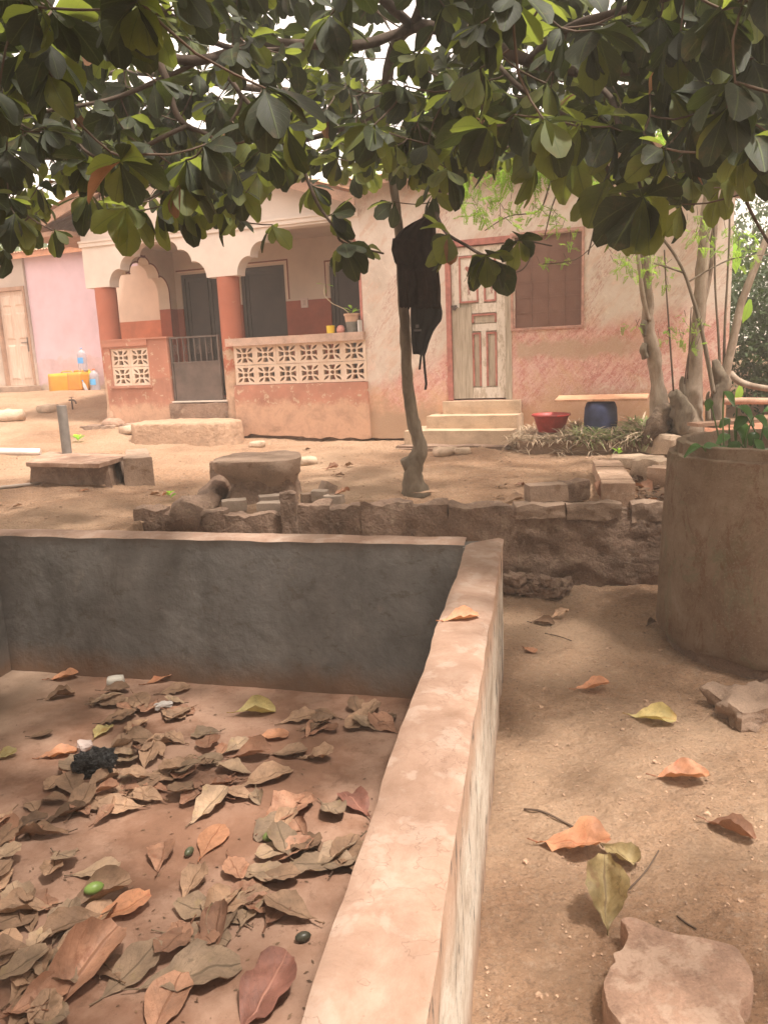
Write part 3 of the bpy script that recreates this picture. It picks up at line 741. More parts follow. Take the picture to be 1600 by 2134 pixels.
b.add(vs, fs); o = b.build('paving_stone', M_SLAB, smooth=True, autos=radians(50)); tag(o, 'dusty pink lobed paving stone with scalloped outline lying on the dirt', 'paving stone')

# ================================================================== MIDDLE YARD: slab with pipe, stool of mud and cement
o_ = G(185, 1000)
dk = thing('drain_cover', 'low square cement plinth with a thin overhanging lid around the upright pipe', 'plinth', (o_.x, o_.y, .6))
def quadprism(px4, z0, z1, name, mat, parent, grow=0.0, amp=.01, seed=1):
    P = [U(x, y, z1) for x, y in px4]; c = sum(P, Vector())/4; vs = []; fs = []; seg = 8
    loop = []
    for i in range(4):
        for t in range(seg): loop.append(P[i].lerp(P[(i+1) % 4], t/seg))
    m = len(loop); lv = [(1+grow, z0), (1+grow*.5, z0+(z1-z0)*.35), (1, z1-(z1-z0)*.2), (1, z1-.004), (.97, z1), (.5, z1+.002)]
    for s, z in lv:
        for p in loop:
            q = c+(p-c)*s; d = mnoise.noise(Vector((q.x*6+seed, q.y*6, z*6)))*amp+mnoise.noise(Vector((q.x*19+seed, q.y*19, z*19)))*amp*.5
            q2 = q+(p-c).normalized()*d*1.5; vs.append(Vector((q2.x, q2.y, z+d*.5*(s < 1.01))))
    for i in range(len(lv)-1):
        for j in range(m): fs.append((i*m+j, i*m+(j+1) % m, (i+1)*m+(j+1) % m, (i+1)*m+j))
    fs.append(tuple((len(lv)-1)*m+j for j in range(m)))
    b = MB(); b.add(vs, fs); return b.build(name, mat, parent, smooth=True, autos=radians(45))
zt = .89
quadprism([(60, 964), (225, 967), (262, 946), (100, 942)], .55, zt-.03, 'base', M_MUD, dk, .06, .025, 3)
quadprism([(54, 963), (205, 966), (268, 948), (100, 940)], zt-.045, zt, 'lid', M_SLAB, dk, 0, .015, 5)
quadprism([(256, 955), (316, 952), (306, 935), (262, 937)], .58, zt, 'side_block', M_BLOCK, dk, .03, .02, 8)
pb = U(140, 945, zt); pt = D(128, 845, pb.y)
b = MB(); ax = (pt-pb); b.tube([pb-ax*.05, pb+ax*.3, pb+ax*.7, pt], .052, 20, True)
o = b.build('standing_pipe', flat('grey_pvc_dirty', (.19, .17, .155), .6, .25, 9), smooth=True, autos=radians(40)); tag(o, 'short dark grey pipe standing upright on the low cement plinth', 'pipe')
b = MB(); b.lathe([(.046, 0), (.046, .012)], 16, pt+ax*.01); 
a = G(-60, 948); c = G(85, 946); a.z = zn(a.x, a.y)+.05; c.z = zn(c.x, c.y)+.03
b = MB(); b.tube([a, a.lerp(c, .5), c], .05, 14, True); o = b.build('lying_pipe', flat('white_pvc', (.62, .56, .52), .5, .1), smooth=True, autos=radians(40)); tag(o, 'white plastic pipe lying on the sand beside the low plinth', 'pipe')
a = G(-40, 1026); c = G(88, 1012); a.z = zn(a.x, a.y)+.02; c.z = zn(c.x, c.y)+.02
b = MB(); b.tube([a, a.lerp(c, .4)+Vector((0, .01, .0)), c], .017, 8, True); o = b.build('stick', flat('grey_stick', (.36, .29, .24), .8, .2), smooth=True); tag(o, 'thin grey stick lying on the sand below the white pipe', 'stick')

sc = G(545, 1045)
st = thing('mud_seat', 'broad mushroom-shaped seat of cement on an eroded mud foot', 'seat', (sc.x, sc.y, .6))
def blob_stack(levels, name, mat, parent, n=40, amp=.03, seed=0, freq=5):
    vs = []; fs = []
    for (cx, cy, rx, ry, z) in levels:
        for j in range(n):
            q = 2*pi*j/n; cq, sq = cos(q), sin(q)
            sx = math.copysign(abs(cq)**.5, cq)*rx*.97; sy = math.copysign(abs(sq)**.5, sq)*ry*.95
            p = Vector((cx+sx, cy+sy, z)); d = mnoise.noise(p*freq+Vector((seed, 0, 0)))*amp+mnoise.noise(p*freq*3)*amp*.4
            vs.append(p+Vector((cq*d, sq*d, d*.25)))
    m = len(levels)
    for i in range(m-1):
        for j in range(n): fs.append((i*n+j, i*n+(j+1) % n, (i+1)*n+(j+1) % n, (i+1)*n+j))
    fs.append(tuple((m-1)*n+j for j in range(n)))
    b = MB(); b.add(vs, fs); return b.build(name, mat, parent, smooth=True, autos=radians(55))
tl = U(457, 945, .98); trr = U(626, 948, .98); cx = (tl.x+trr.x)/2; cy = sc.y+.22; w = (trr.x-tl.x)/2*1.02
blob_stack([(cx+.02, cy, w*1.05, .32, .54), (cx+.03, cy, w*.84, .27, .62), (cx+.05, cy, w*.74, .25, .70), (cx+.05, cy, w*.72, .25, .78)], 'foot', M_MUD, st, amp=.06, seed=4)
blob_stack([(cx+.05, cy, w*.70, .24, .73), (cx+.05, cy, w*.78, .27, .79), (cx+.03, cy, w*.88, .31, .835), (cx, cy, w*.97, .33, .88), (cx, cy, w*1.0, .34, .94), (cx, cy, w*.985, .335, .962), (cx, cy, w*.9, .30, .972), (cx, cy, w*.4, .14, .974)], 'top', M_BLOCK, st, amp=.055, seed=9, freq=4)

# loose stones lying about
for i, (px, py, s, lb) in enumerate([(98, 858, .26, 'pale rounded stone on the sand before the pink house'), (15, 880, .34, 'pinkish boulder at the left beside the neighbour steps'),
        (930, 948, .20, 'rounded pale stone at the foot of the door steps, left of them'), (965, 950, .14, 'small pale stone right beside the rounded one near the steps'),
        (585, 908, .07, 'tiny stone below the long breeze-block parapet'), (480, 913, .16, 'flat stone right of the rough doorstep'), (265, 905, .20, 'small stone at the left edge of the rough doorstep'),
        (535, 935, .16, 'flat pebble lying behind the mud seat'), (640, 968, .16, 'crumbling clod right behind the mud seat'), (1055, 885, .18, 'dark stone against the right side of the door steps'),
        (795, 915, .12, 'small stone at the wall foot left of the slender tree'), (1068, 905, .16, 'pale stone in the weeds right of the door steps'), (1062, 868, .2, 'brown stone on the pile between door steps and red basin'),
        (130, 915, .0, '')]):
    if s: rblock('stone', px, py, (s*1.3, s, s*.55), lb, 'stone', M_STONE, R.uniform(-.5, .5), 60+i, s*.12, .55, n=3, auto=60)
# ================================================================== MAIN HOUSE (own frame: x along the front, y inward, z up)
house = thing('house', 'long single-storey house with scalloped porch arches, red dado and weathered cream and pink front', 'house', O, -HY)
def fr_front(a, b_, d): return Vector((a, d, b_))
def hb(b, name, mat, parent=None, **k): return b.build(name, mat, parent or house, local=True, **k)
def scallop(x0, x1, zs, zt, left=True, right=True):
    """lower edge of an arched panel from x0 to x1: list of (x,z), multi-foil haunches"""
    def haunch(x, sg):
        pts = [(x, zs)]
        for i in range(1, 9): q = i/8*pi/2*1.05; pts.append((x+sg*(.21*(1-cos(q))), zs+.25*sin(q)))
        x2 = x+sg*.235; pts.append((x2, zs+.235))
        for i in range(1, 8): q = i/7*pi/2*1.05; pts.append((x2+sg*.20*(1-cos(q)), zs+.235+.20*sin(q)))
        x3 = x2+sg*.225; pts.append((x3, zs+.425))
        for i in range(1, 6): q = i/5*pi/2; pts.append((x3+sg*.2*(1-cos(q)), zs+.425+(zt-zs-.425)*sin(q)))
        return pts
    L = haunch(x0, 1) if left else [(x0, zs)]
    Rr = haunch(x1, -1) if right else [(x1, zs)]
    if not right:
        rr = .42; Rr = [(x1, zs+.05)]
        for i in range(1, 11): q = i/10*pi/2; Rr.append((x1-rr*(1-cos(q)), zs+.05+(zt-zs-.05)*sin(q)))
    return L+Rr[::-1]
ZF = 1.21                                              # porch floor
# -- arched panel + gable over the porch
zs = 3.02; ztop = 3.60
edge = scallop(.34, 2.16, zs, ztop) + [(2.62, zs)] [:0]
e1 = scallop(.36, 2.14, zs, ztop); e2 = scallop(2.66, 4.60, zs-.0, ztop, True, False)
outer = [(-.10, zs)] + e1 + [(2.14, zs)][:0] + e2 + [(4.60, 3.86), (1.76, 4.78), (-.10, 4.17)]
outer = [(-.10, zs)] + e1 + e2 + [(4.60, 3.88), (1.76, 4.80), (-.10, 4.18)]
b = MB(); b.plate([outer], fr_front, 0.0, .22); hb(b, 'arched_gable', M_ARCH)
b = MB(); b.box(-.12, 4.598, -.035, .0-.002, 3.63, 3.69); b.box(-.12, 4.598, -.055, -.002, 3.69, 3.72); hb(b, 'cornice', M_ARCH)
# raised lip following the arches
def strip(path, w, d0, d1, b):
    for i in range(len(path)-1):
        a = Vector((path[i][0], 0, path[i][1])); c = Vector((path[i+1][0], 0, path[i+1][1]))
        if (c-a).length < 1e-4: continue
        t = (c-a).normalized(); nn = Vector((-t.z, 0, t.x))*w
        vs = [a, c, c+nn, a+nn]; vs = [Vector((v.x, d0, v.z)) for v in vs]+[Vector((v.x, d1, v.z)) for v in vs]
        b.add(vs, [(0,1,2,3),(7,6,5,4),(0,4,5,1),(1,5,6,2),(2,6,7,3),(3,7,4,0)])
# red painted jamb of the right-hand arch
b = MB(); rp = [(4.598, 2.10)]+[p for p in e2[::-1][:11]]
strip([(p[0], p[1]) for p in rp], .035, -.006, .10, b); hb(b, 'arch_border', M_PINKTRIM)
# -- main wall of the right part with door and window
DX0, DX1, DZ0, DZ1 = 5.80, 6.62, 1.16, 3.17
WX0, WX1, WZ0, WZ1 = 6.70, 7.53, 2.06, 3.17
hole1 = [(DX0, DZ0), (DX1, DZ0), (DX1, DZ1), (DX0, DZ1)]
hole2 = [(WX0, WZ0), (WX1, WZ0), (WX1, WZ1), (WX0, WZ1)]
bot = []
for i in range(60):
    u = 4.6+(9.22-4.6)*i/59
    w = O+UX*u; zg = gh(w.x, w.y)
    bot.append((u, zg-.25 if u > 5.7 else zg+.03+.05*mnoise.noise(Vector((u*4, 1, 1)))))
outer = bot + [(9.22, 4.06), (4.6, 4.06)]
b = MB(); b.plate([outer, hole1, hole2], fr_front, 0.0, .2); hb(b, 'front_wall', M_FRONT)
b = MB(); b.box(4.6, 9.2, .08, .19, .3, .9); hb(b, 'footing', M_MUD)
b = MB(); b.box(9.02, 9.22, .202, 6.0, .3, 4.06); hb(b, 'side_wall', M_FRONT)
b = MB(); b.box(4.6, 4.8, .202, 6.0, .3, 4.06); hb(b, 'inner_wall', M_PORCH)
b = MB(); b.box(0.28, 9.0, 5.8, 6.0, .3, 4.06); hb(b, 'rear_wall', M_PORCH)
# -- roof of rusty sheets
def corr(b, u0, u1, y0, y1, zfun, step=.075, amp=.016, th=.006, along='x'):
    """corrugated sheet: ridges run along y; zfun(x,y)"""
    n = max(2, int((u1-u0)/step*4)); vs = []; fs = []
    ys = [y0, (y0+y1)/2, y1]
    for i in range(n+1):
        x = u0+(u1-u0)*i/n; w = amp*sin(2*pi*x/step)
        for y in ys: vs.append(Vector((x, y, zfun(x, y)+w)))
    for i in range(n):
        for j in range(2): a = i*3+j; fs.append((a, a+1, a+4, a+3))
    b.add(vs, fs); m = len(vs)
    b.add([v-Vector((0, 0, th)) for v in vs], [f[::-1] for f in fs])
roof_sheets = []
for i in range(6):
    u0 = 4.5+i*.82; b = MB(); s = R.uniform(-.03, .03)
    corr(b, u0, u0+.86, -.42+s, 3.1, lambda x, y: 4.02+(y+.42)*.22+i*.004); hb(b, 'roof_sheet', M_ROOF)
b = MB(); b.box(4.5, 9.4, -.36, -.33, 3.93, 4.03); hb(b, 'fascia', M_TIMBER)
b = MB(); corr(b, 4.5, 9.4, 3.1, 6.4, lambda x, y: 4.79-(y-3.1)*.22); hb(b, 'roof_sheet', M_ROOF)
# porch gable roof: ridge runs inward
for sg in (-1, 1):
    for i in range(4):
        b = MB(); y0 = -.40+i*.86; vs = []; fs = []; n = 48
        x_e = -1.0 if sg < 0 else 4.72; sl = .325
        for k_ in range(n+1):
            y = y0+.9*k_/n; w = .014*sin(2*pi*y/.075)
            for (x, z) in ((1.76, 4.86), (x_e, 4.86-abs(x_e-1.76)*sl)): vs.append(Vector((x, y, z+w+i*.004)))
        for k_ in range(n): fs.append((k_*2, k_*2+1, k_*2+3, k_*2+2))
        b.add(vs, fs); m = len(vs); b.add([v-Vector((0, 0, .006)) for v in vs], [f[::-1] for f in fs])
        hb(b, 'roof_sheet', M_ROOF, fixn=False)
b = MB()
for x0, x1 in ((-1.0, 1.76), (1.76, 4.7)):
    z0 = 4.83-abs(x0-1.76)*.325; z1 = 4.83-abs(x1-1.76)*.325
    vs = [(x0,-.36,z0-.16),(x1,-.36,z1-.16),(x1,-.36,z1-.02),(x0,-.36,z0-.02)]; vs += [(x,-.33,z) for x, _, z in vs]
    b.add(vs, [(0,1,2,3),(7,6,5,4),(0,4,5,1),(1,5,6,2),(2,6,7,3),(3,7,4,0)])
hb(b, 'barge_board', M_TIMBER)
b = MB(); b.box(-.98, -.14, -.30, 3.0, 3.80, 3.87); hb(b, 'eave_soffit', M_TIMBER)
# -- porch: floor, ceiling, back wall with two dark doors and a dark window
b = MB(); b.box(.28, 4.598, .02, 1.6, .3, ZF); hb(b, 'porch_floor', M_MUD)
b = MB(); b.box(-.1, 4.598, .222, 1.6, 3.66, 3.72); hb(b, 'porch_ceiling', M_PORCH)
VB = 1.5
d1 = [(.62, 1.23), (1.62, 1.23), (1.62, 3.28), (.62, 3.28)]
d2 = [(1.80, 1.23), (2.62, 1.23), (2.62, 3.30), (1.80, 3.30)]
w3 = [(3.42, 1.23), (4.15, 1.23), (4.15, 3.22), (3.42, 3.22)]
b = MB(); b.plate([[(.28, .3), (4.598, .3), (4.598, 3.7), (.28, 3.7)], d1, d2, w3], fr_front, VB, VB+.18); hb(b, 'porch_back_wall', M_PORCH)
def opening(x0, x1, z0, z1, nm, leaves):
    dr_ = MB()
    f = .06
    fr = MB(); fr.plate([[(x0+.002, z0), (x1-.002, z0), (x1-.002, z1-.002), (x0+.002, z1-.002)], [(x0+f, z0+f), (x1-f, z0+f), (x1-f, z1-f), (x0+f, z1-f)]], fr_front, VB+.02, VB+.14)
    base = hb(fr, nm, M_DARKDOOR)
    w = (x1-x0-2*f)/leaves
    for i in range(leaves):
        a = x0+f+i*w+.004; c = a+w-.008
        p = MB(); p.plate([[(a, z0+f+.003), (c, z0+f+.003), (c, z1-f-.003), (a, z1-f-.003)], [(a+.055, z0+f+.06), (c-.055, z0+f+.06), (c-.055, z1-f-.06), (a+.055, z1-f-.06)]], fr_front, VB+.05+.02*i, VB+.085+.02*i)
        p.box(a+.056, c-.056, VB+.063+.02*i, VB+.069+.02*i, z0+f+.061, z1-f-.061)
        hb(p, 'door_leaf', flat('dark_screen_leaf', (.045, .028, .023), .6, .3, 4), base)
    return base
opening(.62, 1.62, 1.23, 3.28, 'porch_door', 2); opening(1.80, 2.62, 1.23, 3.30, 'porch_door', 1); opening(3.42, 4.15, 1.23, 3.22, 'porch_window', 1)
# cream and red painted bands round the openings
M_BAND = flat('dark_red_band', (.20, .05, .035), .8, .2)
M_BANDC = flat('cream_band', (.70, .54, .42), .8, .1)
for nm, g0, g1, mt in (('door_band', .03, .055, M_BANDC), ('door_band', .055, .078, M_BAND)):
    b = MB()
    for (x0, x1, z1, s0, s1) in ((.62, 1.62, 3.28, 0, 0), (1.80, 2.62, 3.30, 0, 1), (3.42, 4.15, 3.22, 1, 0)):
        b.box(x0-g1, x1+g1, VB-.006, VB-.001, z1+g0, z1+g1)
        if s1: b.box(x1+g0, x1+g1, VB-.006, VB-.001, 2.75, z1+g0-.001)
        if s0: b.box(x0-g1, x0-g0, VB-.006, VB-.001, 2.75, z1+g0-.001)
    hb(b, nm, mt)
b = MB(); b.box(2.90, 3.02, VB-.018, VB-.001, 2.60, 2.75); sw = hb(b, 'light_switch', flat('switch_plastic', (.62, .48, .42), .5))
b = MB(); b.box(2.935, 2.985, VB-.026, VB-.019, 2.635, 2.715); hb(b, 'switch_rocker', flat('switch_rocker', (.5, .36, .31), .5), sw)
# -- porch end wall with its own arch and the sunlit wing wall beyond
def fr_side(a, b_, d): return Vector((d, a, b_))
e3 = scallop(.10, 1.30, 2.98, 3.52)
hole = [(.10, 1.9)] + e3 + [(1.30, 1.9)]
b = MB(); b.plate([[(.0+.225, .3), (VB-.002, .3), (VB-.002, 3.66), (.225, 3.66)], ], fr_side, .28, .50)
b = MB()
low = [(.225, .3), (VB-.002, .3), (VB-.002, 3.655), (.225, 3.655), (.225, 3.42)]
ee = [p for p in e3 if p[0] > .235]
b.plate([[(.225, .3), (VB-.002, .3), (VB-.002, 3.655), (.225, 3.655)] + [(.225, ee[0][1])] + ee + [(1.30, 2.16), (.225, 2.16)]], fr_side, .28, .50)
hb(b, 'porch_end_wall', M_PORCH)
b = MB()
path = [(p[0], p[1]) for p in ee]+[(1.30, 2.2)]
for i in range(len(path)-1):
    a = Vector((0, path[i][0], path[i][1])); c = Vector((0, path[i+1][0], path[i+1][1])); t = (c-a)
    if t.length < 1e-3: continue
    t.normalize(); nn = Vector((0, -t.z, t.y))*.022
    vs = [a, c, c+nn, a+nn]; vs = [v+Vector((.501, 0, 0)) for v in vs]+[v+Vector((.507, 0, 0)) for v in vs]
    b.add(vs, [(0,1,2,3),(7,6,5,4),(0,4,5,1),(1,5,6,2),(2,6,7,3),(3,7,4,0)])
hb(b, 'arch_border', M_BAND)
ulx, _ = UF(236, 640, 2.3)
b = MB(); b.plate([[(ulx, .5), (.26, .5), (.26, 3.62), (ulx, 3.62)]], fr_front, 2.3, 2.5); hb(b, 'wing_wall', M_WING)
b = MB(); b.box(.10, .26, 1.7, 2.298, .5, 3.62); hb(b, 'wing_return', M_WING)
# -- columns
for nm, cx_, zb, r in (('column', .14, .92, .165), ('column', 2.40, .95, .165)):
    b = MB(); prof = []; 
    for i in range(26):
        z = zb+(3.02-zb)*i/25; prof.append((r*(1.12 if z < 1.1 else 1.0)+.006*mnoise.noise(Vector((cx_, z*3, 1))), z))
    b.lathe(prof, 28, (cx_, .16, 0)); hb(b, nm, M_COLM, smooth=True, autos=radians(50))
b = MB(); b.lathe([(.26, .82), (.27, .93), (.20, .98), (.17, .985)], 14, (.16, .12, 0)); o = hb(b, 'column_foot', M_SLAB, smooth=True)
# -- parapets
b = MB(); b.plate([[(.12, .6), (1.34, .6), (1.34, 2.19), (.12, 2.19)], [(.24, 1.49), (.97, 1.49), (.97, 2.07), (.24, 2.07)]], fr_front, -.02, .14); hb(b, 'parapet', M_PARA)
b = MB(); b.box(.10, 1.36, -.045, .165, 2.19, 2.215); b.box(.20, 1.0, -.05, -.021, 1.455, 1.488); b.box(.10, .98, -.04, -.021, 2.10, 2.19); hb(b, 'parapet_cap', M_PARA)
b = MB(); ob = []
for i in range(40):
    u = 2.50+2.14*i/39; w = O+UX*u
    ob.append((u, gh(w.x, w.y)+.02+.06*abs(mnoise.noise(Vector((u*3.1, 2, 0))))+(.03 if 2.7 < u < 3.6 else 0)))
b.plate([ob+[(4.63, 1.445), (2.50, 1.445)]], fr_front, -.07, .10); hb(b, 'parapet', M_PARA)
b = MB(); b.box(2.5, 4.6, .0, .12, .3, 1.0); hb(b, 'footing', M_MUD)
b = MB(); b.plate([[(2.42, 2.015), (4.62, 2.015), (4.62, 2.125), (2.42, 2.125)]], fr_front, -.09, .14); hb(b, 'parapet_cap', earth('worn_cap_cement', (.47, .33, .26), .3, 7, 50, .4, .006, 'Object', spots=(.42, .18, .13), spot_sc=3, spot_t=.56))
# breeze blocks
def breeze_mesh(w, h, d):
    def sc(p): return (p[0]*w, p[1]*h)
    q = .5; loops = [[sc(p) for p in ((-q, -q), (q, -q), (q, q), (-q, q))]]
    loops.append([(w*.095*cos(2*pi*i/14), h*.095*sin(2*pi*i/14)) for i in range(14)])
    for k_ in range(4):
        c_, s_ = cos(k_*pi/2), sin(k_*pi/2)
        def rt(p): return sc((p[0]*c_-p[1]*s_, p[0]*s_+p[1]*c_))
        loops.append([rt(p) for p in ((.15, -.075), (.37, -.13), (.37, .13), (.15, .075))])
        e = []
        for i in range(9):
            t = i/8; e.append((.15+.24*t, .15+.24*t, sin(pi*t)*.042))
        up_ = [(x-o_, y+o_) for x, y, o_ in e]; dn = [(x+o_, y-o_) for x, y, o_ in e[1:-1]][::-1]
        loops.append([rt(p) for p in up_+dn])
    b = MB(); b.plate(loops, lambda a, b_, dd: Vector((a, dd, b_)), 0, d)
    me = mesh('breeze_block', b.v, b.f, M_BREEZE)
    bm = bmesh.new(); bm.from_mesh(me); bmesh.ops.recalc_face_normals(bm, faces=bm.faces); bm.to_mesh(me); bm.free(); return me
bmA = breeze_mesh(.355, .28, .09); bmB = breeze_mesh(.365, .285, .09)
for r_ in range(2):
    for i in range(6): put('breeze_block', bmA, house, Matrix.Translation((2.685+i*.352, -.01+R.uniform(-.003, .003), 1.592+r_*.285)) @ Matrix.Rotation(R.uniform(-.01, .01), 4, 'Y'), local=True)
    for i in range(2): put('breeze_block', bmB, house, Matrix.Translation((.425+i*.367, .005, 1.636+r_*.29)), local=True)
b = MB(); b.box(2.502, 4.598, .15, .17, 1.3, 2.0); 
# -- gate
gate = hb(MB().box(1.40, 2.22, .03, .05, 1.25, 1.80), 'gate', M_DARKM)
b = MB(); b.box(1.36, 2.235, .02, .06, 2.175, 2.20); b.box(1.36, 1.39, .02, .06, 1.24, 2.174); b.box(2.205, 2.235, .02, .06, 1.24, 2.174); b.box(1.391, 2.204, .02, .06, 1.801, 1.825); b.box(1.391, 2.204, .02, .06, 1.225, 1.249)
hb(b, 'gate_frame', M_DARKM, gate)
for i in range(7):
    x = 1.39+.815*(i+1)/8; b = MB(); b.box(x-.008, x+.008, .032, .048, 1.826, 2.174); hb(b, 'bar', M_DARKM, gate)
for i in (0, 2, 4, 6):
    x0 = 1.39+.815*(i+.5)/8; b = MB(); pts = []
    for k_ in range(28):
        q = k_/27*3.2*pi; r = .048*(1-k_/27*.75); sg = 1 if i % 4 else -1
        pts.append(Vector((x0+sg*cos(q)*r*.9, .04, 2.0+sin(q)*r*1.9)))
    b.tube(pts, .004, 6); hb(b, 'scroll', M_DARKM, gate, smooth=True)
b = MB(); b.box(1.345, 2.32, -.03, .16, 1.212, 1.232); hb(b, 'gate_sill', flat('pale_sill', (.68, .58, .50), .7))
vs, fs = lump((.49, .14, .17), .02, 4, 120, 1, .03, TR((1.83, .04, 1.03))); b = MB(); b.add(vs, fs); hb(b, 'step', M_MUD, smooth=True, autos=radians(35))
# big rough doorstep
b = MB(); n = 64; vs = []; fs = []
lv = [(1.03, .55), (1.02, .66), (1.0, .80), (1.0, .935), (.985, .96), (.9, .972), (.6, .975), (.3, .978)]
for s, z in lv:
    for j in range(n):
        q = 2*pi*j/n; x = math.copysign(abs(cos(q))**.62, cos(q))*.86; y = math.copysign(abs(sin(q))**.7, sin(q))*.42
        p = Vector((x*s, y*s, z)); d = mnoise.noise(p*9)*.022+mnoise.noise(p*26)*.016
        vs.append(Vector((1.90+p.x+d*cos(q), -.50+p.y+d*sin(q), z+d*.8)))
for i in range(len(lv)-1):
    for j in range(n): fs.append((i*n+j, i*n+(j+1) % n, (i+1)*n+(j+1) % n, (i+1)*n+j))
fs.append(tuple((len(lv)-1)*n+j for j in range(n)))
b.add(vs, fs); hb(b, 'doorstep', earth('crumbly_pink_cement', (.43, .28, .19), .25, 6, 90, 1, .012, 'Object', spots=(.52, .36, .26)), smooth=True, autos=radians(50))
# rubble under the corner column
for i in range(12):
    s = R.uniform(.06, .14); vs, fs = lump((s*1.3, s, s*.6), s*.25, 3, i+130, 1, .2, TR((.05+R.uniform(-.35, .6), -.12+R.uniform(-.2, .1), .78+R.uniform(-.08, .08)), R.random()*3))
    b = MB(); b.add(vs, fs); hb(b, 'rubble', M_BLOCK if i % 2 else M_MUD, smooth=True, autos=radians(40))
# -- front door
door = hb(MB().box(DX0+.06, DX1-.04, .052, .066, DZ0+.02, DZ1-.05), 'front_door', M_WOODG)
fr = MB(); fr.box(DX0-.012, DX0+.055, -.012, .12, DZ0, DZ1); hb(fr, 'door_frame', M_PINKTRIM)
fr = MB(); fr.box(DX1-.045, DX1+.035, -.012, .12, DZ0, DZ1+.02); hb(fr, 'door_frame', M_WOODG)
fr = MB(); fr.box(DX0-.012, DX1+.035, -.013, .12, DZ1-.045, DZ1+.03); hb(fr, 'door_frame', M_PINKTRIM)
dx0, dx1 = DX0+.06, DX1-.05; z0 = DZ0+.02
b = MB(); b.box(dx0, dx0+.265, .018, .035, z0, z0+1.18); hb(b, 'repair_board', M_WOODG, door)
b = MB(); b.box(dx0+.12, dx0+.124, .014, .0175, z0, z0+1.18); 
def rail(x0, x1, za, zb, nm='rail', mt=M_WOODW, y=.03): q_ = MB(); q_.box(x0, x1, y, .051, za, zb); return hb(q_, nm, mt, door)
rail(dx1-.115, dx1, z0, z0+1.93, 'stile'); rail(dx0, dx0+.10, z0+1.182, z0+1.93, 'stile')
rail(dx0+.267, dx1-.117, z0, z0+.14); rail(dx0+.267, dx1-.117, z0+.87, z0+.96); rail(dx0+.267, dx1-.117, z0+1.10, z0+1.22); rail(dx0+.102, dx1-.117, z0+1.83, z0+1.93)
rail(dx0+.385, dx0+.45, z0+.142, z0+.868, 'stile'); rail(dx0+.36, dx0+.43, z0+1.222, z0+1.828, 'stile')
def panel(x0, x1, za, zb, heart=False):
    q_ = MB(); q_.box(x0, x1, .040, .0515, za, zb); pn = hb(q_, 'panel', M_WOODW if za > z0+1.2 else M_WOODG, door)
    t = .02; q_ = MB(); q_.box(x0-.003, x0+t, .022, .052, za, zb); q_.box(x1-t, x1+.003, .022, .052, za, zb); q_.box(x0+t, x1-t, .022, .052, zb-t, zb+.003)
    if za > z0+1: q_.box(x0+t, x1-t, .022, .052, za-.003, za+t)
    hb(q_, 'moulding', M_PINKTRIM, door)
panel(dx0+.105, dx0+.355, z0+1.24, z0+1.82); panel(dx0+.435, dx1-.12, z0+1.24, z0+1.82); panel(dx0+.27, dx1-.12, z0+.975, z0+1.085)
panel(dx0+.27, dx0+.38, z0+.16, z0+.85); panel(dx0+.455, dx1-.12, z0+.16, z0+.85)
for cx_ in (dx0+.23, dx0+.53):
    b = MB(); pts = []
    for i in range(20):
        t = 2*pi*i/20; pts.append((cx_+.0028*16*sin(t)**3, z0+1.66+.0030*(13*cos(t)-5*cos(2*t)-2*cos(3*t)-cos(4*t))))
    b.plate([pts], fr_front, .034, .0395)
    for s in (-1, 1):
        pp = [Vector((cx_+s*.012*sin(i*.75), .037, z0+1.61-.012*i)) for i in range(24)]; b.tube(pp, .0035, 5)
    hb(b, 'carved_heart', M_PINKTRIM, door)
b = MB(); b.box(dx0-.03, dx0+.07, .0, .017, z0+1.19, z0+1.215); b.box(dx0+.02, dx0+.06, -.012, .0, z0+1.15, z0+1.20); hb(b, 'bolt', M_DARKM, door)
b = MB()
pts = [Vector((dx0+.01, -.005, z0+1.2)), Vector((dx0+.05, -.02, z0+1.16)), Vector((dx0+.09, -.005, z0+1.19))]; b.tube(pts, .006, 6); hb(b, 'latch_hook', M_DARKM, door)
# -- steps
for i, (x0, x1, y0, zt_, zb_) in enumerate([(5.72, 6.78, -.10, 1.155, .98), (5.58, 6.80, -.36, .985, .78), (5.36, 6.80, -.64, .82, .60)]):
    x0 += .02; vs, fs = lump(((x1-x0)/2, (0-y0)/2+ (.02 if i else 0), (zt_-zb_)/2+.02), .008, 6, 140+i, 2, .012, TR(((x0+x1)/2, y0/2-.02, (zt_+zb_)/2-.02)))
    b = MB(); b.add(vs, fs); hb(b, 'step', earth('step_cement', (.46, .33, .23), .25, 5, 60, .4, .006, 'Object'), smooth=True, autos=radians(30))
vs, fs = lump((.72, .18, .05), .03, 5, 150, 2, .1, TR((6.05, -.72, .60))); b = MB(); b.add(vs, fs); hb(b, 'step_footing', M_MUD, smooth=True, autos=radians(40))
# -- window with rusty mesh
b = MB(); b.plate([[(WX0-.05, WZ0-.03), (WX1+.03, WZ0-.03), (WX1+.03, WZ1+.05), (WX0-.05, WZ1+.05)], [(WX0-.02, WZ0-.005), (WX1-.0, WZ0-.005), (WX1-.0, WZ1+.01), (WX0-.02, WZ1+.01)]], fr_front, -.022, .04)
win = hb(b, 'window', flat('faded_window_frame', (.46, .26, .21), .8, .3, 12))
hb(MB().box(WX0-.019, WX1-.001, .03, .038, WZ0-.004, WZ1+.009), 'screen', M_SCREEN, win)
for i in range(1, 6):
    zc = WZ0+(WZ1-WZ0)*i/6; hb(MB().box(WX0-.018, WX1-.002, .0255, .0295, zc-.004, zc+.004), 'bar', M_SCREENBAR, win)
for i in range(1, 4):
    xc = WX0+(WX1-WX0)*i/4; hb(MB().box(xc-.004, xc+.004, .021, .025, WZ0-.003, WZ1+.008), 'bar', M_SCREENBAR, win)
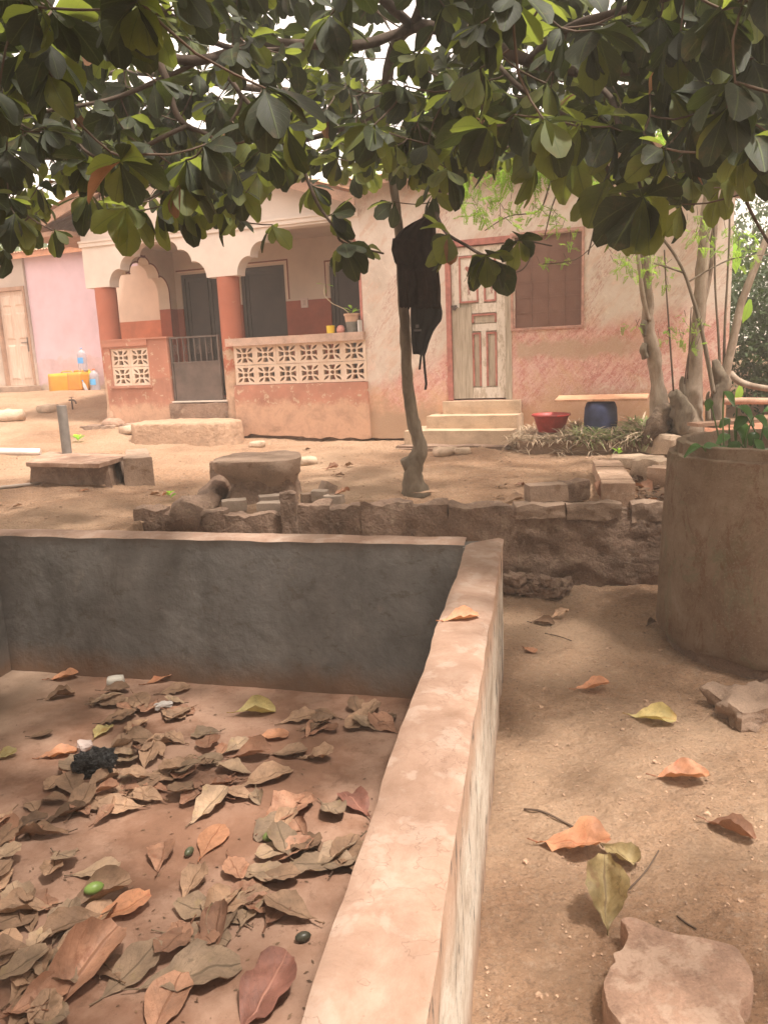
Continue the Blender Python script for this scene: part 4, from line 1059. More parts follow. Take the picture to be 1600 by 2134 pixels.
# concrete edging of the flower bed by the door
for i, (u0, u1) in enumerate(((6.93, 7.55), (7.57, 8.02), (8.04, 8.42))):
    p0 = O+UX*((u0+u1)/2)+NV*-.95
    vs, fs = lump(((u1-u0)/2, .07, .12), .012, 6, 160+i, 1, .04, TR((p0.x, p0.y, .61), -HY)); b = MB(); b.add(vs, fs); o = b.build('edging_block', M_BLOCK, smooth=True, autos=radians(40))
    tag(o, ('longer left edging block of the weedy bed, next to the door steps', 'middle edging block of the weedy bed below the blue drum', 'right edging block of the weedy bed near the tree stumps')[i], 'edging block')
b = MB(); rough_strip(b, lambda u, v: (O+UX*(6.86+1.75*u)+NV*(-.93+.92*v)+Vector((0, 0, .69+.09*v)), Vector((0, 0, 1))), 50, 26, .03, 8, 5)
o = b.build('bed_soil', M_MUD, smooth=True); struct(o)
# ================================================================== THINGS ON AND AROUND THE PORCH
def hpt(u, v, z): return O+UX*u+NV*v+Vector((0, 0, z))
ZC = 2.126
p = hpt(4.42, .03, ZC)
pot = thing('plant_pot', 'clay-rimmed flower pot with one long bare drooping stem and small leaves, on the parapet', 'potted plant', p)
b = MB(); b.lathe([(.075, 0), (.085, .10), (.092, .14)], 24, p); b.build('pot_base', flat('grey_pot', (.17, .16, .14), .6, .3), pot, smooth=True, autos=radians(40))
b = MB(); b.lathe([(.094, .141), (.10, .22), (.112, .222), (.115, .25), (.104, .252), (.10, .235), (.02, .232)], 24, p); b.build('pot_rim', flat('clay_pot', (.50, .32, .22), .8, .2), pot, smooth=True, autos=radians(40))
q = p+Vector((-.03, 0, .24)); top = hpt(4.05, .0, 2.126+.66)
pts = [q, q+UX*-.08+Vector((0, 0, .08)), q.lerp(top, .55)+UX*-.07+Vector((0, 0, -.06)), top+Vector((0, 0, -.12))+UX*-.02, top]
def spline(pts, n):
    out = []
    P_ = [pts[0]]+list(pts)+[pts[-1]]
    for i in range(1, len(P_)-2):
        for k_ in range(n):
            t = k_/n; a, b_, c, d = P_[i-1], P_[i], P_[i+1], P_[i+2]
            out.append(.5*((2*b_)+(c-a)*t+(2*a-5*b_+4*c-d)*t*t+(3*b_-a-3*c+d)*t**3))
    out.append(Vector(pts[-1])); return out
b = MB(); b.tube(spline(pts, 6), .006, 6); b.build('stem', flat('pale_stem', (.45, .36, .24), .7), pot, smooth=True)

# leaf meshes -------------------------------------------------------
def leaf_mesh(name, mat, rows=6, cols=5, wid=.31, fold=.12, droop=.22, seed=0, tip=1.7, curl=0, crumple=0, petiole=.06, ragged=0, twist=0):
    rr = random.Random(seed); vs = []; fs = []; uv = []
    for i in range(rows):
        t = i/(rows-1); tt = t
        if t < petiole: w = .012
        else:
            s = (t-petiole)/(1-petiole); w = wid*max(.02, sin(pi*min(.995, s**tip)))**.72
            if i == rows-1: w = wid*.30
        w *= 1+ragged*rr.uniform(-1, 1)
        for j in range(cols):
            s = -1+2*j/(cols-1); x = s*w; y = t; z = 0
            ax = abs(s)
            if curl:
                rad = 1/max(.01, curl); ang = x*curl*2.2
                x = sin(ang)/(curl*2.2); z += (1-cos(ang))/(curl*2.2)
            z += fold*ax*w
            z -= droop*t*t
            if crumple:
                nn = Vector((x*5+seed*7.3, y*5+seed, seed*2.1)); z += mnoise.noise(nn)*crumple+mnoise.noise(nn*2.3)*crumple*.5
                x += mnoise.noise(nn+Vector((5, 5, 5)))*crumple*.4; y += mnoise.noise(nn+Vector((9, 1, 5)))*crumple*.4
                z += ax*ax*mnoise.noise(Vector((y*6, seed, s)))*crumple*.9
            if twist: a_ = twist*t; x, z = x*cos(a_)-z*sin(a_), x*sin(a_)+z*cos(a_)
            vs.append(Vector((x, y, z))); uv.append((j/(cols-1), t))
    for i in range(rows-1):
        for j in range(cols-1):
            a = i*cols+j; fs.append((a, a+1, a+cols+1, a+cols))
    return vs, fs, uv
def leaf_data(name, mat, **k):
    vs, fs, uv = leaf_mesh(name, mat, **k); return mesh(name, vs, fs, mat, True, uv)
class LeafBag:
    """many leaves merged in one mesh"""
    def __init__(s): s.v = []; s.f = []; s.uv = []
    def add(s, tpl, M):
        vs, fs, uv = tpl; n = len(s.v); s.v += [M @ v for v in vs]; s.f += [tuple(i+n for i in f) for f in fs]; s.uv += uv
    def build(s, name, mat, parent):
        inv = WM[parent.name].inverted(); me = mesh(name, [inv @ v for v in s.v], s.f, mat, True, s.uv)
        return put(name, me, parent, Matrix.Identity(4), local=True)
def basis(y, up, roll=0.0):
    """rotation whose +Y is y and +Z leans to up"""
    y = Vector(y).normalized(); x = y.cross(Vector(up))
    if x.length < 1e-3: x = y.cross(Vector((1, 0, .1)))
    x.normalize(); z = x.cross(y); m = Matrix((x, y, z)).transposed()
    return (m @ Matrix.Rotation(roll, 3, 'Y')).to_4x4()
def lm(pos, y, up=(0, 0, 1), s=.2, roll=0.0, w=1.0): return Matrix.Translation(pos) @ basis(y, up, roll) @ Matrix.Diagonal((s*w, s, s, 1))
LT = [leaf_mesh('l', None, seed=i, fold=.10+.08*i, droop=.10+.12*i, wid=.29+.015*i, ragged=.03) for i in range(4)]
potl = leaf_data('leaf', M_BANANA, rows=6, cols=3, wid=.2)
for i in range(7):
    a_ = i/7*2*pi; put('leaf', potl, pot, lm(p+Vector((0, 0, .25+.03*(i % 3))), (cos(a_), sin(a_), .7), s=.13))
for i in range(3): put('leaf', potl, pot, lm(top, ((-.5, 0, .2), (.7, .1, .0), (.2, 0, -.8))[i], s=.12, w=1.6))
b = MB(); pc = hpt(4.10, .0, ZC); b.lathe([(.055, 0), (.058, .03), (.060, .105), (.054, .105), (.05, .02)], 24, pc); o = b.build('cup', flat('yellow_plastic', (.72, .50, .03), .4, .05, 3, .5), smooth=True, autos=radians(40)); tag(o, 'small yellow plastic cup standing on the parapet', 'cup')
b = MB(); pc = hpt(4.255, .0, ZC); b.lathe([(.055, 0), (.060, .03), (.056, .065), (.035, .095), (.008, .104)], 20, pc); o = b.build('bowl', flat('pink_plastic', (.55, .24, .20), .5, .05, 3, .5), smooth=True); tag(o, 'upturned dusty pink bowl between the yellow cup and the flower pot', 'bowl')
b = MB(); pc = hpt(4.56, -.03, ZC); b.lathe([(.035, 0), (.035, .15), (.03, .155), (.028, .15)], 18, pc); o = b.build('tin_can', flat('silver_can', (.55, .52, .5), .35, .1, 3, .5, .6), smooth=True, autos=radians(40)); tag(o, 'narrow silver can at the right end of the parapet beside the flower pot', 'can')
# bench: orange plank on a blue drum
bl = D(1160, 832, 9.35); 
u0, z0_ = UF(1160, 836, -.45); u1, _ = UF(1350, 826, -.45)
zb_ = z0_
b = MB()
vs = []; fs = []; n = 24
for i in range(n+1):
    t = i/n; u = u0+(u1-u0)*t; cr_ = .03*max(0, 1-abs(t-.42)/.05)
    for (v, z) in ((-.62+cr_, 0), (-.27, .035), (-.27, .060), (-.62+cr_+.01*mnoise.noise(Vector((t*9, 0, 0))), .025)): vs.append(hpt(u, v, zb_+z))
for i in range(n):
    for j in range(4): fs.append((i*4+j, i*4+(j+1) % 4, i*4+4+(j+1) % 4, i*4+4+j))
fs += [(0, 1, 2, 3), tuple(n*4+j for j in (3, 2, 1, 0))]
b.add(vs, fs); o = b.build('bench_plank', M_PLANK, autos=radians(30)); tag(o, 'orange-brown wooden plank laid as a bench on the blue drum under the window', 'plank')
ud, zd_ = UF(1252, 840, -.42); pd = hpt(ud, -.44, 0); zg = .735; hh = zb_-zg-.003
b = MB(); b.lathe([(.175, -.02), (.19, .05), (.197, hh*.45), (.188, hh*.8), (.165, hh*.95), (.14, hh-.004)], 28, (pd.x, pd.y, zg)); o = b.build('blue_drum', flat('blue_plastic_drum', (.045, .055, .12), .6, .4, 7, .3), smooth=True, autos=radians(40)); tag(o, 'dark blue plastic drum standing under the orange plank', 'drum')
# red basin
pbz = hpt(7.25, -.55, .735)
bs = thing('basin', 'round red plastic wash basin standing on stones in the weeds', 'basin', pbz)
b = MB(); b.lathe([(.14, .06), (.15, .08), (.205, .25), (.225, .27), (.232, .275), (.232, .262), (.236, .255), (.228, .25), (.21, .245), (.15, .06)], 40, pbz, cap=False); b.lathe([(.15, .075), (.01, .076)], 40, pbz, cap=False)
b.build('bowl', flat('red_plastic', (.36, .05, .045), .5, .3, 12, .4), bs, smooth=True)
for s in (0, pi):
    b = MB(); b.box(-.05, .05, .228, .25, .255, .268, Matrix.Translation(pbz) @ Matrix.Rotation(s+.3, 4, 'Z')); b.build('handle', flat('red_plastic_grip', (.56, .03, .03), .4), bs)
b = MB(); b.lathe([(.14, 0), (.15, .07), (.12, .075)], 12, pbz); 

# ================================================================== PINK NEIGHBOUR HOUSE
V2 = 3.2
nb0 = hpt(-3.2, V2, 0)
pink = thing('pink_house', 'pink painted neighbour house with a panelled cream door and a thin rusty roof edge', 'house', nb0, -HY)
def nu(px, py): u, z = UF(px, py, V2); return u+3.2, z
cu, cz = nu(52, 540); cu2, _ = nu(80, 800)
cu = (cu+cu2)/2; ur = 3.4
zt1 = nu(100, 528)[1]; zt2 = nu(165, 520)[1]
b = MB(); b.plate([[(cu, .7), (ur, .7), (ur, zt1), (cu, zt1)]], fr_front, 0, .2); b.build('wall', M_PINK, pink, local=True)
dl0, dz1 = nu(-45, 600); dl1, _ = nu(62, 600); dl1b, dz0 = nu(74, 800)
dR = (dl1+dl1b)/2; dL = dR-.86; dz0 = nu(40, 803)[1]; dz1 = nu(30, 601)[1]
b = MB(); b.plate([[(cu-6, .7), (cu-.002, .7), (cu-.002, zt1), (cu-6, zt1)], [(dL, dz0), (dR, dz0), (dR, dz1), (dL, dz1)]], fr_front, -.06, .16); b.build('wall', M_GREYW, pink, local=True)
b = MB(); b.box(dL-.0, dL+.05, -.09, .12, dz0, dz1); b.box(dR-.05, dR, -.09, .12, dz0, dz1); b.box(dL, dR, -.092, .12, dz1-.05, dz1+.03); b.build('door_frame', M_TIMBER, pink, local=True)
dd = MB().box(dL+.052, dR-.052, .0, .04, dz0+.004, dz1-.052).build('door', M_DOOR2, pink, local=True)
pw = (dR-dL-.104)
for (a0, a1) in ((.10, .44), (.56, .90)):
    for (c0, c1) in ((.06, .44), (.48, .78), (.82, .96)):
        q_ = MB(); X0 = dL+.052+pw*a0; X1 = dL+.052+pw*a1; Z0 = dz0+(dz1-dz0)*c0; Z1 = dz0+(dz1-dz0-.06)*c1
        vs = [(X0, .0, Z0), (X1, .0, Z0), (X1, .0, Z1), (X0, .0, Z1), (X0+.04, -.02, Z0+.04), (X1-.04, -.02, Z0+.04), (X1-.04, -.02, Z1-.04), (X0+.04, -.02, Z1-.04)]
        q_.add([(x, y-.001, z) for x, y, z in vs], [(0,1,5,4),(1,2,6,5),(2,3,7,6),(3,0,4,7),(4,5,6,7)]); q_.build('panel', M_DOOR2, dd, local=True)
q_ = MB(); q_.box(dR-.16, dR-.12, -.02, -.002, dz0+.72, dz0+1.02); q_.box(dR-.30, dR-.14, -.05, -.03, dz0+.90, dz0+.92); q_.box(dR-.15, dR-.13, -.05, -.003, dz0+.90, dz0+.92); q_.build('handle', M_DARKM, dd, local=True)
for i in range(8):
    b = MB(); x0 = -5+i*.95+.3; corr(b, x0+1.0, x0+1.99, -.30, 3.5, lambda x, y: zt1+.04+(y+.3)*.10+.004*i); b.build('roof_sheet', M_ROOF, pink, local=True)
b = MB(); b.box(cu-5.9, cu+2.6, -.24, -.21, zt1-.07, zt1+.04); b.build('fascia', flat('orange_fascia', (.55, .27, .16), .8, .2), pink, local=True)
ur2 = cu-.0
for i, (y0, y1, zt_, x1) in enumerate(((-.62, -.062, dz0-.01, cu+.15), (-1.05, -.62, dz0-.18, cu+.5))):
    for j in range(5):
        x0 = cu-3+j*.62; x1_ = min(x0+.61, x1)
        if x1_ <= x0: continue
        vs, fs = lump(((x1_-x0)/2, (y1-y0)/2, .22), .014, 4, 180+i*9+j, 1.5, .04, TR(((x0+x1_)/2, (y0+y1)/2, zt_-.22))); b = MB(); b.add(vs, fs); b.build('step_block', M_BLOCK, pink, local=True, smooth=True, autos=radians(35))
vs, fs = lump((.9, .25, .2), .03, 5, 199, 1.5, .1, TR((cu+1.35, -.22, 1.06))); b = MB(); b.add(vs, fs); b.build('plinth', M_BLOCK, pink, local=True, smooth=True, autos=radians(40))
def nw(px, py, v=-.3):                                  # world point near the neighbour wall
    u, z = UF(px, py, V2+v); return hpt(u, V2+v, z)
# jerrycans and bottles
def jerrycan(px0, px1, pyb, pyt, label, v=-.32, lay=False, col=(.62, .29, .02)):
    a = nw(px0, pyb, v); c = nw(px1, pyb, v); t_ = nw(px0, pyt, v); w = (c-a).length; h = t_.z-a.z; z = a.z
    cen = (a+c)/2; r = thing('jerrycan', label, 'jerrycan', (cen.x, cen.y, z), -HY)
    vs, fs = lump((w/2, w*.33 if w > .25 else w*.5, h/2), .004, 5, 3, 1, .10, TR((0, 0, h/2)))
    m_ = flat('yellow_jerrycan_plastic', col, .4, .12, 4, .5)
    b = MB(); b.add(vs, fs); b.build('body', m_, r, local=True, smooth=True)
    b = MB(); b.tube([Vector((-w*.25, 0, h*.96)), Vector((-w*.2, 0, h*1.08)), Vector((w*.15, 0, h*1.08)), Vector((w*.22, 0, h*.96))], .014, 8); b.build('handle', m_, r, local=True, smooth=True)
    b = MB(); b.lathe([(.028, 0), (.028, .05), (.024, .055)], 14, (w*.36, 0, h*.97)); b.build('cap', m_, r, local=True, smooth=True, autos=radians(40))
    return r
jerrycan(120, 172, 822, 778, 'orange-yellow jerrycan leftmost of the three beside the pink wall', -.35)
jerrycan(152, 180, 816, 776, 'middle orange jerrycan with a small pink sticker, before the pink wall', -.52, col=(.62, .25, .03))
jerrycan(172, 192, 812, 774, 'smaller clean yellow jerrycan nearest the big water bottles', -.30, col=(.62, .40, .03))
st_ = nw(165, 794, -.52-.14); b = MB(); b.lathe([(.035, -.002), (.035, .002)], 12, (0, 0, 0)); vs = [Matrix.Translation(st_) @ Matrix.Rotation(-HY, 4, 'Z') @ Matrix.Rotation(pi/2, 4, 'X') @ v for v in b.v]
def bottle(px, pyb, pyt, w, label, v=-.3, capc=(.35, .4, .6), lab=(.10, .35, .70), tint=(.62, .58, .62), write=None):
    a = nw(px, pyb, v); h = nw(px, pyt, v).z-a.z; r = thing('water_bottle', label, 'water bottle', a, -HY)
    k = N('clear_blue_plastic', 'Object', .15, .5); k.b.inputs['Transmission Weight'].default_value = .55; k.b.inputs['IOR'].default_value = 1.2; k.out(tint)
    prof = [(w*.42, 0), (w*.5, h*.03)]
    for i in range(9): prof += [(w*.5, h*(.05+.065*i)), (w*.475, h*(.08+.065*i))]
    prof += [(w*.5, h*.68), (w*.42, h*.80), (w*.2, h*.90), (w*.13, h*.93), (w*.13, h*.96)]
    b = MB(); b.lathe(prof, 28); b.build('body', k.m, r, local=True, smooth=True)
    b = MB(); b.lathe([(w*.15, h*.945), (w*.15, h), (w*.12, h*1.003)], 16); b.build('cap', flat('bottle_cap', capc, .5), r, local=True, smooth=True, autos=radians(40))
    b = MB(); nA = 12; vs = []; fs = []
    for i in range(nA+1):
        q = -pi/2-.75+1.5*i/nA+.15
        for z in (h*.33, h*.58): vs.append(Vector((cos(q)*w*.508, sin(q)*w*.508, z)))
    for i in range(nA): fs.append((i*2, i*2+2, i*2+3, i*2+1))
    b.add(vs, fs); lb = b.build('paper_label', flat('blue_label', lab, .6), r, local=True, smooth=True)
    if write:
        cu_ = bpy.data.curves.new('lettering', 'FONT'); cu_.body = write; cu_.size = h*.13; cu_.align_x = 'CENTER'; cu_.extrude = .001
        cu_.materials.append(flat('white_print', (.8, .8, .8), .6)); t = bpy.data.objects.new('lettering', cu_); COL.objects.link(t)
        t.parent = lb; t.matrix_local = Matrix.Translation((.02, -w*.508-.006, h*.40)) @ Matrix.Rotation(pi/2, 4, 'X')
    return r
bottle(174, 773, 724, .19, 'tall clear water bottle with a blue label standing on the yellow jerrycans', -.42)
bottle(200, 818, 768, .20, 'clear water bottle with an orange cap and a blue label, beside the house column', -.40, (.75, .2, .08), (.12, .42, .75), write='ITEL'[:0] or None)
a = nw(182, 818, -.62); b = MB(); r_ = thing('small_bottle', 'small clear bottle leaning against the yellow jerrycans', 'bottle', a, -HY)
k = N('clear_plastic', 'Object', .1, .5); k.b.inputs['Transmission Weight'].default_value = .6; k.out((.75, .75, .78))
b = MB(); b.lathe([(.03, 0), (.035, .01), (.035, .17), (.012, .22), (.012, .25)], 14); M_ = Matrix.Rotation(-.35, 4, 'Y'); b.v = [M_ @ v for v in b.v]; b.build('body', k.m, r_, local=True, smooth=True)
b = MB(); b.lathe([(.014, .245), (.014, .27)], 10); b.v = [M_ @ v for v in b.v]; b.build('cap', flat('blue_cap', (.05, .2, .5), .5), r_, local=True)
# garden tap
g_ = G(152, 856); tp = thing('tap', 'brass garden tap on a short pipe behind the upright pipe', 'tap', g_)
b = MB(); b.tube([g_, g_+Vector((0, 0, .16)), g_+Vector((0, 0, .20))], .014, 8); b.build('riser', M_DARKM, tp, smooth=True)
b = MB(); b.tube([g_+Vector((-.05, 0, .19)), g_+Vector((.03, 0, .19)), g_+Vector((.07, -.01, .16)), g_+Vector((.075, -.01, .12))], [.014, .018, .014, .012], 8); b.build('spout', M_DARKM, tp, smooth=True)
b = MB(); b.box(-.04, .04, -.008, .008, .235, .245, Matrix.Translation(g_)); b.box(-.006, .006, -.006, .006, .20, .236, Matrix.Translation(g_)); b.build('handle', M_DARKM, tp)
# ================================================================== THE ALMOND TREE over the yard
tb = U(866, 1032, .6); tb.z = .6
almond = thing('almond_tree', 'slender broad-leaved tree whose wide canopy spreads over the whole yard', 'tree', tb)
def path_px(L): return [D(*p) for p in L]
tr_pts = path_px([(866, 1036, tb.y), (862, 1000, tb.y), (864, 965, tb.y), (876, 935, tb.y), (868, 905, tb.y), (857, 860, tb.y), (848, 780, tb.y), (845, 700, tb.y), (841, 640, tb.y), (836, 560, tb.y-.02), (831, 480, tb.y-.05), (822, 400, tb.y-.1), (812, 320, tb.y-.15), (800, 230, tb.y-.3)])
rad = [.125, .088, .078, .066, .055, .052, .046, .043, .041, .039, .036, .033, .030, .028]
sp_ = spline(tr_pts, 5); rr_ = list(np.interp(np.linspace(0, len(rad)-1, len(sp_)), range(len(rad)), rad))
b = MB(); b.tube(sp_, rr_, 16, True, .28); b.build('trunk', M_BARK, almond, smooth=True)
b = MB(); b.tube(path_px([(858, 985, tb.y), (848, 968, tb.y-.01), (841, 957, tb.y-.02)]), [.05, .045, .040], 12, True, .3); b.build('branch_stub', M_BARK, almond, smooth=True)
limbs = []; LR = []
def limb(L, r0_, r1_):
    p = spline([D(*q) if isinstance(q, tuple) else q for q in L], 5); rr = list(np.linspace(r0_, r1_, len(p))); limbs.append(p); LR.append(rr)
limb([(845, 600, tb.y), (852, 540, tb.y-.03), (872, 480, tb.y-.06), (903, 425, tb.y-.1), (930, 350, tb.y-.3), (960, 250, tb.y-.7), (990, 150, 5.4)], .032, .022)
limb([(800, 230, tb.y-.3), (815, 120, 5.7), (860, 55, 4.7), (1000, 85, 4.3), (1100, 125, 4.2), (1200, 148, 4.1), (1380, 152, 4.0), (1520, 215, 3.9)], .042, .016)
limb([(860, 55, 4.7), (760, 92, 4.6), (640, 92, 4.6), (530, 92, 4.6), (420, 125, 4.5), (320, 108, 4.4), (270, 60, 4.3), (235, -20, 4.1)], .026, .024)
limb([(320, 108, 4.4), (347, 165, 4.4), (365, 230, 4.4), (390, 262, 4.4), (440, 285, 4.4), (475, 340, 4.4)], .022, .009)
limb([(450, 130, 4.5), (500, 195, 4.5), (490, 240, 4.5), (450, 290, 4.5)], .014, .007)
limb([(280, -20, 4.0), (400, 60, 4.2), (490, 100, 4.4), (640, 100, 4.6)], .016, .012)
limb([(390, 262, 4.4), (330, 290, 4.3), (285, 320, 4.3), (275, 365, 4.3)], .013, .007)
limb([(500, 195, 4.5), (560, 260, 4.5), (620, 325, 4.5), (645, 385, 4.5), (665, 430, 4.5), (700, 478, 4.5), (715, 505, 4.5), (800, 528, 4.5)], .013, .005)
limb([(903, 425, tb.y-.1), (915, 460, 5.8), (932, 487, 5.2), (970, 510, 4.8), (1012, 532, 4.5), (1060, 512, 4.5), (1085, 500, 4.5), (1150, 512, 4.5)], .013, .004)
limb([(1000, 85, 4.3), (1070, 170, 4.0), (1160, 230, 3.8), (1235, 278, 3.7), (1262, 340, 3.6), (1268, 372, 3.6)], .013, .006)
limb([(1200, 148, 4.1), (1270, 200, 3.8), (1290, 270, 3.6), (1315, 320, 3.5), (1338, 405, 3.4)], .014, .006)
limb([(1380, 152, 4.0), (1440, 220, 3.6), (1500, 290, 3.5), (1545, 340, 3.5), (1555, 420, 3.5), (1610, 520, 3.5)], .011, .006)
limb([(1100, 125, 4.2), (1180, 60, 3.6), (1300, 20, 3.2), (1500, -40, 2.8)], .02, .012)
limb([(800, 230, tb.y-.3), (700, 200, 6.6), (500, 180, 6.8), (250, 150, 6.8), (0, 190, 6.6), (-250, 200, 6)], .035, .01)
limb([(800, 230, tb.y-.3), (640, 290, 6.8), (400, 330, 7), (150, 330, 7), (-50, 330, 6.8)], .025, .008)
limb([(812, 320, tb.y-.15), (940, 240, 6.8), (1150, 200, 6.8), (1400, 200, 6.6), (1650, 220, 6.2)], .028, .01)
limb([(235, -20, 4.1), (150, -100, 3.4), (60, -300, 2.6)], .022, .012)
limb([(420, 125, 4.5), (250, 200, 4.4), (100, 230, 4.2), (-60, 260, 4.0)], .014, .006)
limb([(140, 215, 4.3), (165, 300, 4.2), (215, 340, 4.2), (240, 400, 4.2), (262, 430, 4.2)], .009, .005)
q0 = limbs[1][10]
limb([q0, Vector((.6, 2.5, 3.7)), Vector((.9, 0, 3.9)), Vector((1.0, -2.5, 3.8))], .03, .01)
limb([q0, Vector((-1.2, 2.2, 3.8)), Vector((-2.4, .5, 3.8)), Vector((-3, -1.5, 3.7))], .026, .01)
for p, rr in zip(limbs, LR):
    b = MB(); b.tube(p, rr, 9, True, .2); b.build('limb', M_LIMB, almond, smooth=True)
nodes = [q for p in limbs for q in p[1:]]
FR = [(-200, 520), (0, 520), (60, 500), (110, 430), (160, 430), (200, 470), (260, 480), (330, 460), (430, 460), (480, 470), (520, 400), (600, 380), (640, 370), (740, 400), (830, 380), (880, 400), (960, 370), (1000, 340), (1060, 360), (1120, 350), (1200, 340), (1300, 380), (1350, 430), (1440, 420), (1520, 360), (1600, 390), (1800, 480)]
def fringe(px): return float(np.interp(px, [a for a, _ in FR], [b_ for _, b_ in FR]))
rosettes = []                                          # (pos, axis, size, n, kind)
# clusters seen at the lower edge
HAND = [(30, 445, 4.2, .24, 8), (8, 520, 4.6, .16, 4), (110, 480, 4.8, .17, 4), (262, 432, 4.1, .24, 8), (190, 400, 4.3, .22, 7), (330, 430, 4.2, .22, 7), (385, 430, 4.3, .22, 7), (455, 400, 4.2, .24, 8), (480, 440, 4.4, .18, 5),
        (568, 468, 4.6, .16, 5), (650, 385, 4.6, .20, 7), (692, 445, 4.5, .20, 9), (715, 508, 4.4, .21, 8), (760, 515, 4.8, .14, 4), (935, 487, 4.9, .22, 8), (1012, 532, 4.4, .21, 10), (1080, 500, 4.4, .17, 7),
        (1340, 410, 3.3, .23, 10), (1266, 372, 3.6, .21, 8), (1310, 475, 3.9, .15, 4), (1420, 425, 3.6, .19, 5), (1015, 300, 4.0, .20, 6), (1115, 320, 4.0, .22, 8), (930, 350, 4.4, .19, 7), (870, 330, 4.8, .19, 7), (600, 330, 5, .2, 7), (540, 360, 5, .2, 7),
        (1450, 235, 3.1, .22, 7), (1570, 120, 2.9, .24, 7), (1420, 60, 3.1, .22, 7), (1560, 330, 3.4, .2, 6), (1200, 310, 3.9, .2, 7), (1500, 390, 4.4, .18, 5), (820, 420, 6.3, .2, 5), (905, 400, 6.2, .2, 6), (780, 300, 6, .2, 7), (700, 330, 5.6, .2, 7)]
for (px, py, d, s, n_) in HAND: rosettes.append((D(px, py, d), s*(.88 if px < 900 else 1.0), n_))
cnt = 0
while cnt < 8600:
    x = R.uniform(-7.5, 7.5); y = R.uniform(-6.5, 7.4); z = R.uniform(2.35, 4.9)
    zl = 2.5+.1*(y-4)+.25*mnoise.noise(Vector((x*.8, y*.8, 0))); zh = 4.15+.10*max(0, y-3)+.25*mnoise.noise(Vector((x*.7+9, y*.7, 0)))
    if z < zl or z > zh: continue
    pr = proj((x, y, z)); inview = pr and -250 < pr[0] < 1850 and pr[1] > -350
    dc_ = (Vector((x, y, z))-CAM).length
    if dc_ < (2.7 if inview else (1.0 if x < .35 else 1.7)): continue
    if y < 2.3 and z < (2.9 if inview else 2.6): continue
    dens = (.95 if y > 2.5 else (.95 if x < .3 else .38))+.9*mnoise.noise(Vector((x*.9, y*.9, z*1.4+5)))  # unseen canopy overhead: dense left, thin right, shaped to set the foreground shade
    if not inview and x > .45 and -2.5 < y < 5: dens -= .3
    if pr:
        if -150 < pr[0] < 1750 and pr[1] > fringe(pr[0])-42*(4.5/pr[2]): continue
        if 440 < pr[0] < 900 and pr[1] < 250: dens -= .42
        if 80 < pr[0] < 600 and 60 < pr[1] < 280: dens -= .14
        if pr[1] < 300 and pr[0] < 1000: dens -= .1
        if pr[0] > 1000: dens += .15
        if pr[1] > 230: dens += .7
    if R.random() > dens: continue
    rosettes.append((Vector((x, y, z)), R.uniform(.12, .19), R.randint(6, 10))); cnt += 1
# twigs
KD = np.array([list(q) for q in nodes]); tw = MB(); ros2 = []
order = sorted(rosettes, key=lambda r_: float(np.min(((KD-np.array(r_[0]))**2).sum(1))))
pool = [list(q) for q in nodes]; arr = np.array(pool)
for (p, s, n_) in order:
    d2 = ((arr-np.array(p))**2).sum(1); j = int(np.argmin(d2)); q = Vector(arr[j]); L_ = sqrt(d2[j])
    mid = q.lerp(p, .5)+Vector((R.uniform(-.1, .1), R.uniform(-.1, .1), -R.uniform(0, .12)))*min(1, L_)
    k_ = 4 if L_ < 1 else 6
    pts = spline([q, mid, p], max(2, k_//2)); r_ = .0035+.004*min(1, L_)
    tw.tube(pts, list(np.linspace(r_, .0035, len(pts))), 5, False)
    ax_ = (p-q); ax_ = ax_.normalized() if ax_.length > .01 else Vector((0, 0, -1)); ros2.append((p, ax_, s, n_))
    arr = np.vstack([arr, [list(mid)], [list(p)]])
o = tw.build('twigs', M_TWIG, almond, smooth=True, fixn=False); o['kind'] = 'stuff'
LEAVES = []
for (p, ax_, s, n_) in ros2:
    ax_ = (ax_*.6+Vector((R.uniform(-.4, .4), R.uniform(-.4, .4), -.35))).normalized()
    t1 = ax_.cross(Vector((0, 0, 1)) if abs(ax_.z) < .9 else Vector((1, 0, 0))).normalized(); t2 = ax_.cross(t1)
    ph = R.random()*6
    for i in range(n_):
        a_ = ph+2*pi*i/n_+R.uniform(-.25, .25); op = R.uniform(.1, .65)
        dv = (t1*cos(a_)+t2*sin(a_))*1.0+ax_*op+Vector((0, 0, -R.uniform(.15, .75)))
        up = -ax_ if ax_.z < 0 else ax_; up = (up*.7+Vector((0, 0, .6)))
        ss = s*R.uniform(.7, 1.12); rl_ = R.uniform(-.4, .4)
        LEAVES.append((p+Vector((R.uniform(-.01, .01),)*3), dv, up, ss, rl_, R.uniform(.85, 1.1)))
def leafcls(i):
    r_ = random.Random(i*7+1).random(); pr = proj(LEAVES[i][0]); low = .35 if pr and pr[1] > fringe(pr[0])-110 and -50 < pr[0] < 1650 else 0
    return 2 if r_ > .994 else (1 if r_ > .74-low else 0)  # leaves near the lower fringe take the lit colour more often
score = []
for i, L_ in enumerate(LEAVES):
    pr = proj(L_[0]+Vector(L_[1]).normalized()*L_[3]*.6)
    if pr and -20 < pr[0] < 1620 and -20 < pr[1] < 620: score.append((L_[3]/pr[2]*(1.6 if pr[1] > fringe(pr[0])-60 else 1), i))
score.sort(reverse=True); big = set(i for _, i in score[:300])
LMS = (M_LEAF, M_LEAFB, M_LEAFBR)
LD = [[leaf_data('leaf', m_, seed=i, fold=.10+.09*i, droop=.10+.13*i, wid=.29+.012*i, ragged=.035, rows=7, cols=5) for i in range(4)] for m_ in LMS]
LT2 = [leaf_mesh('l', None, seed=i, fold=.12+.08*i, droop=.10+.12*i, wid=.29+.015*i, ragged=.03, rows=6, cols=3) for i in range(4)]
bags = [LeafBag() for _ in range(3)]
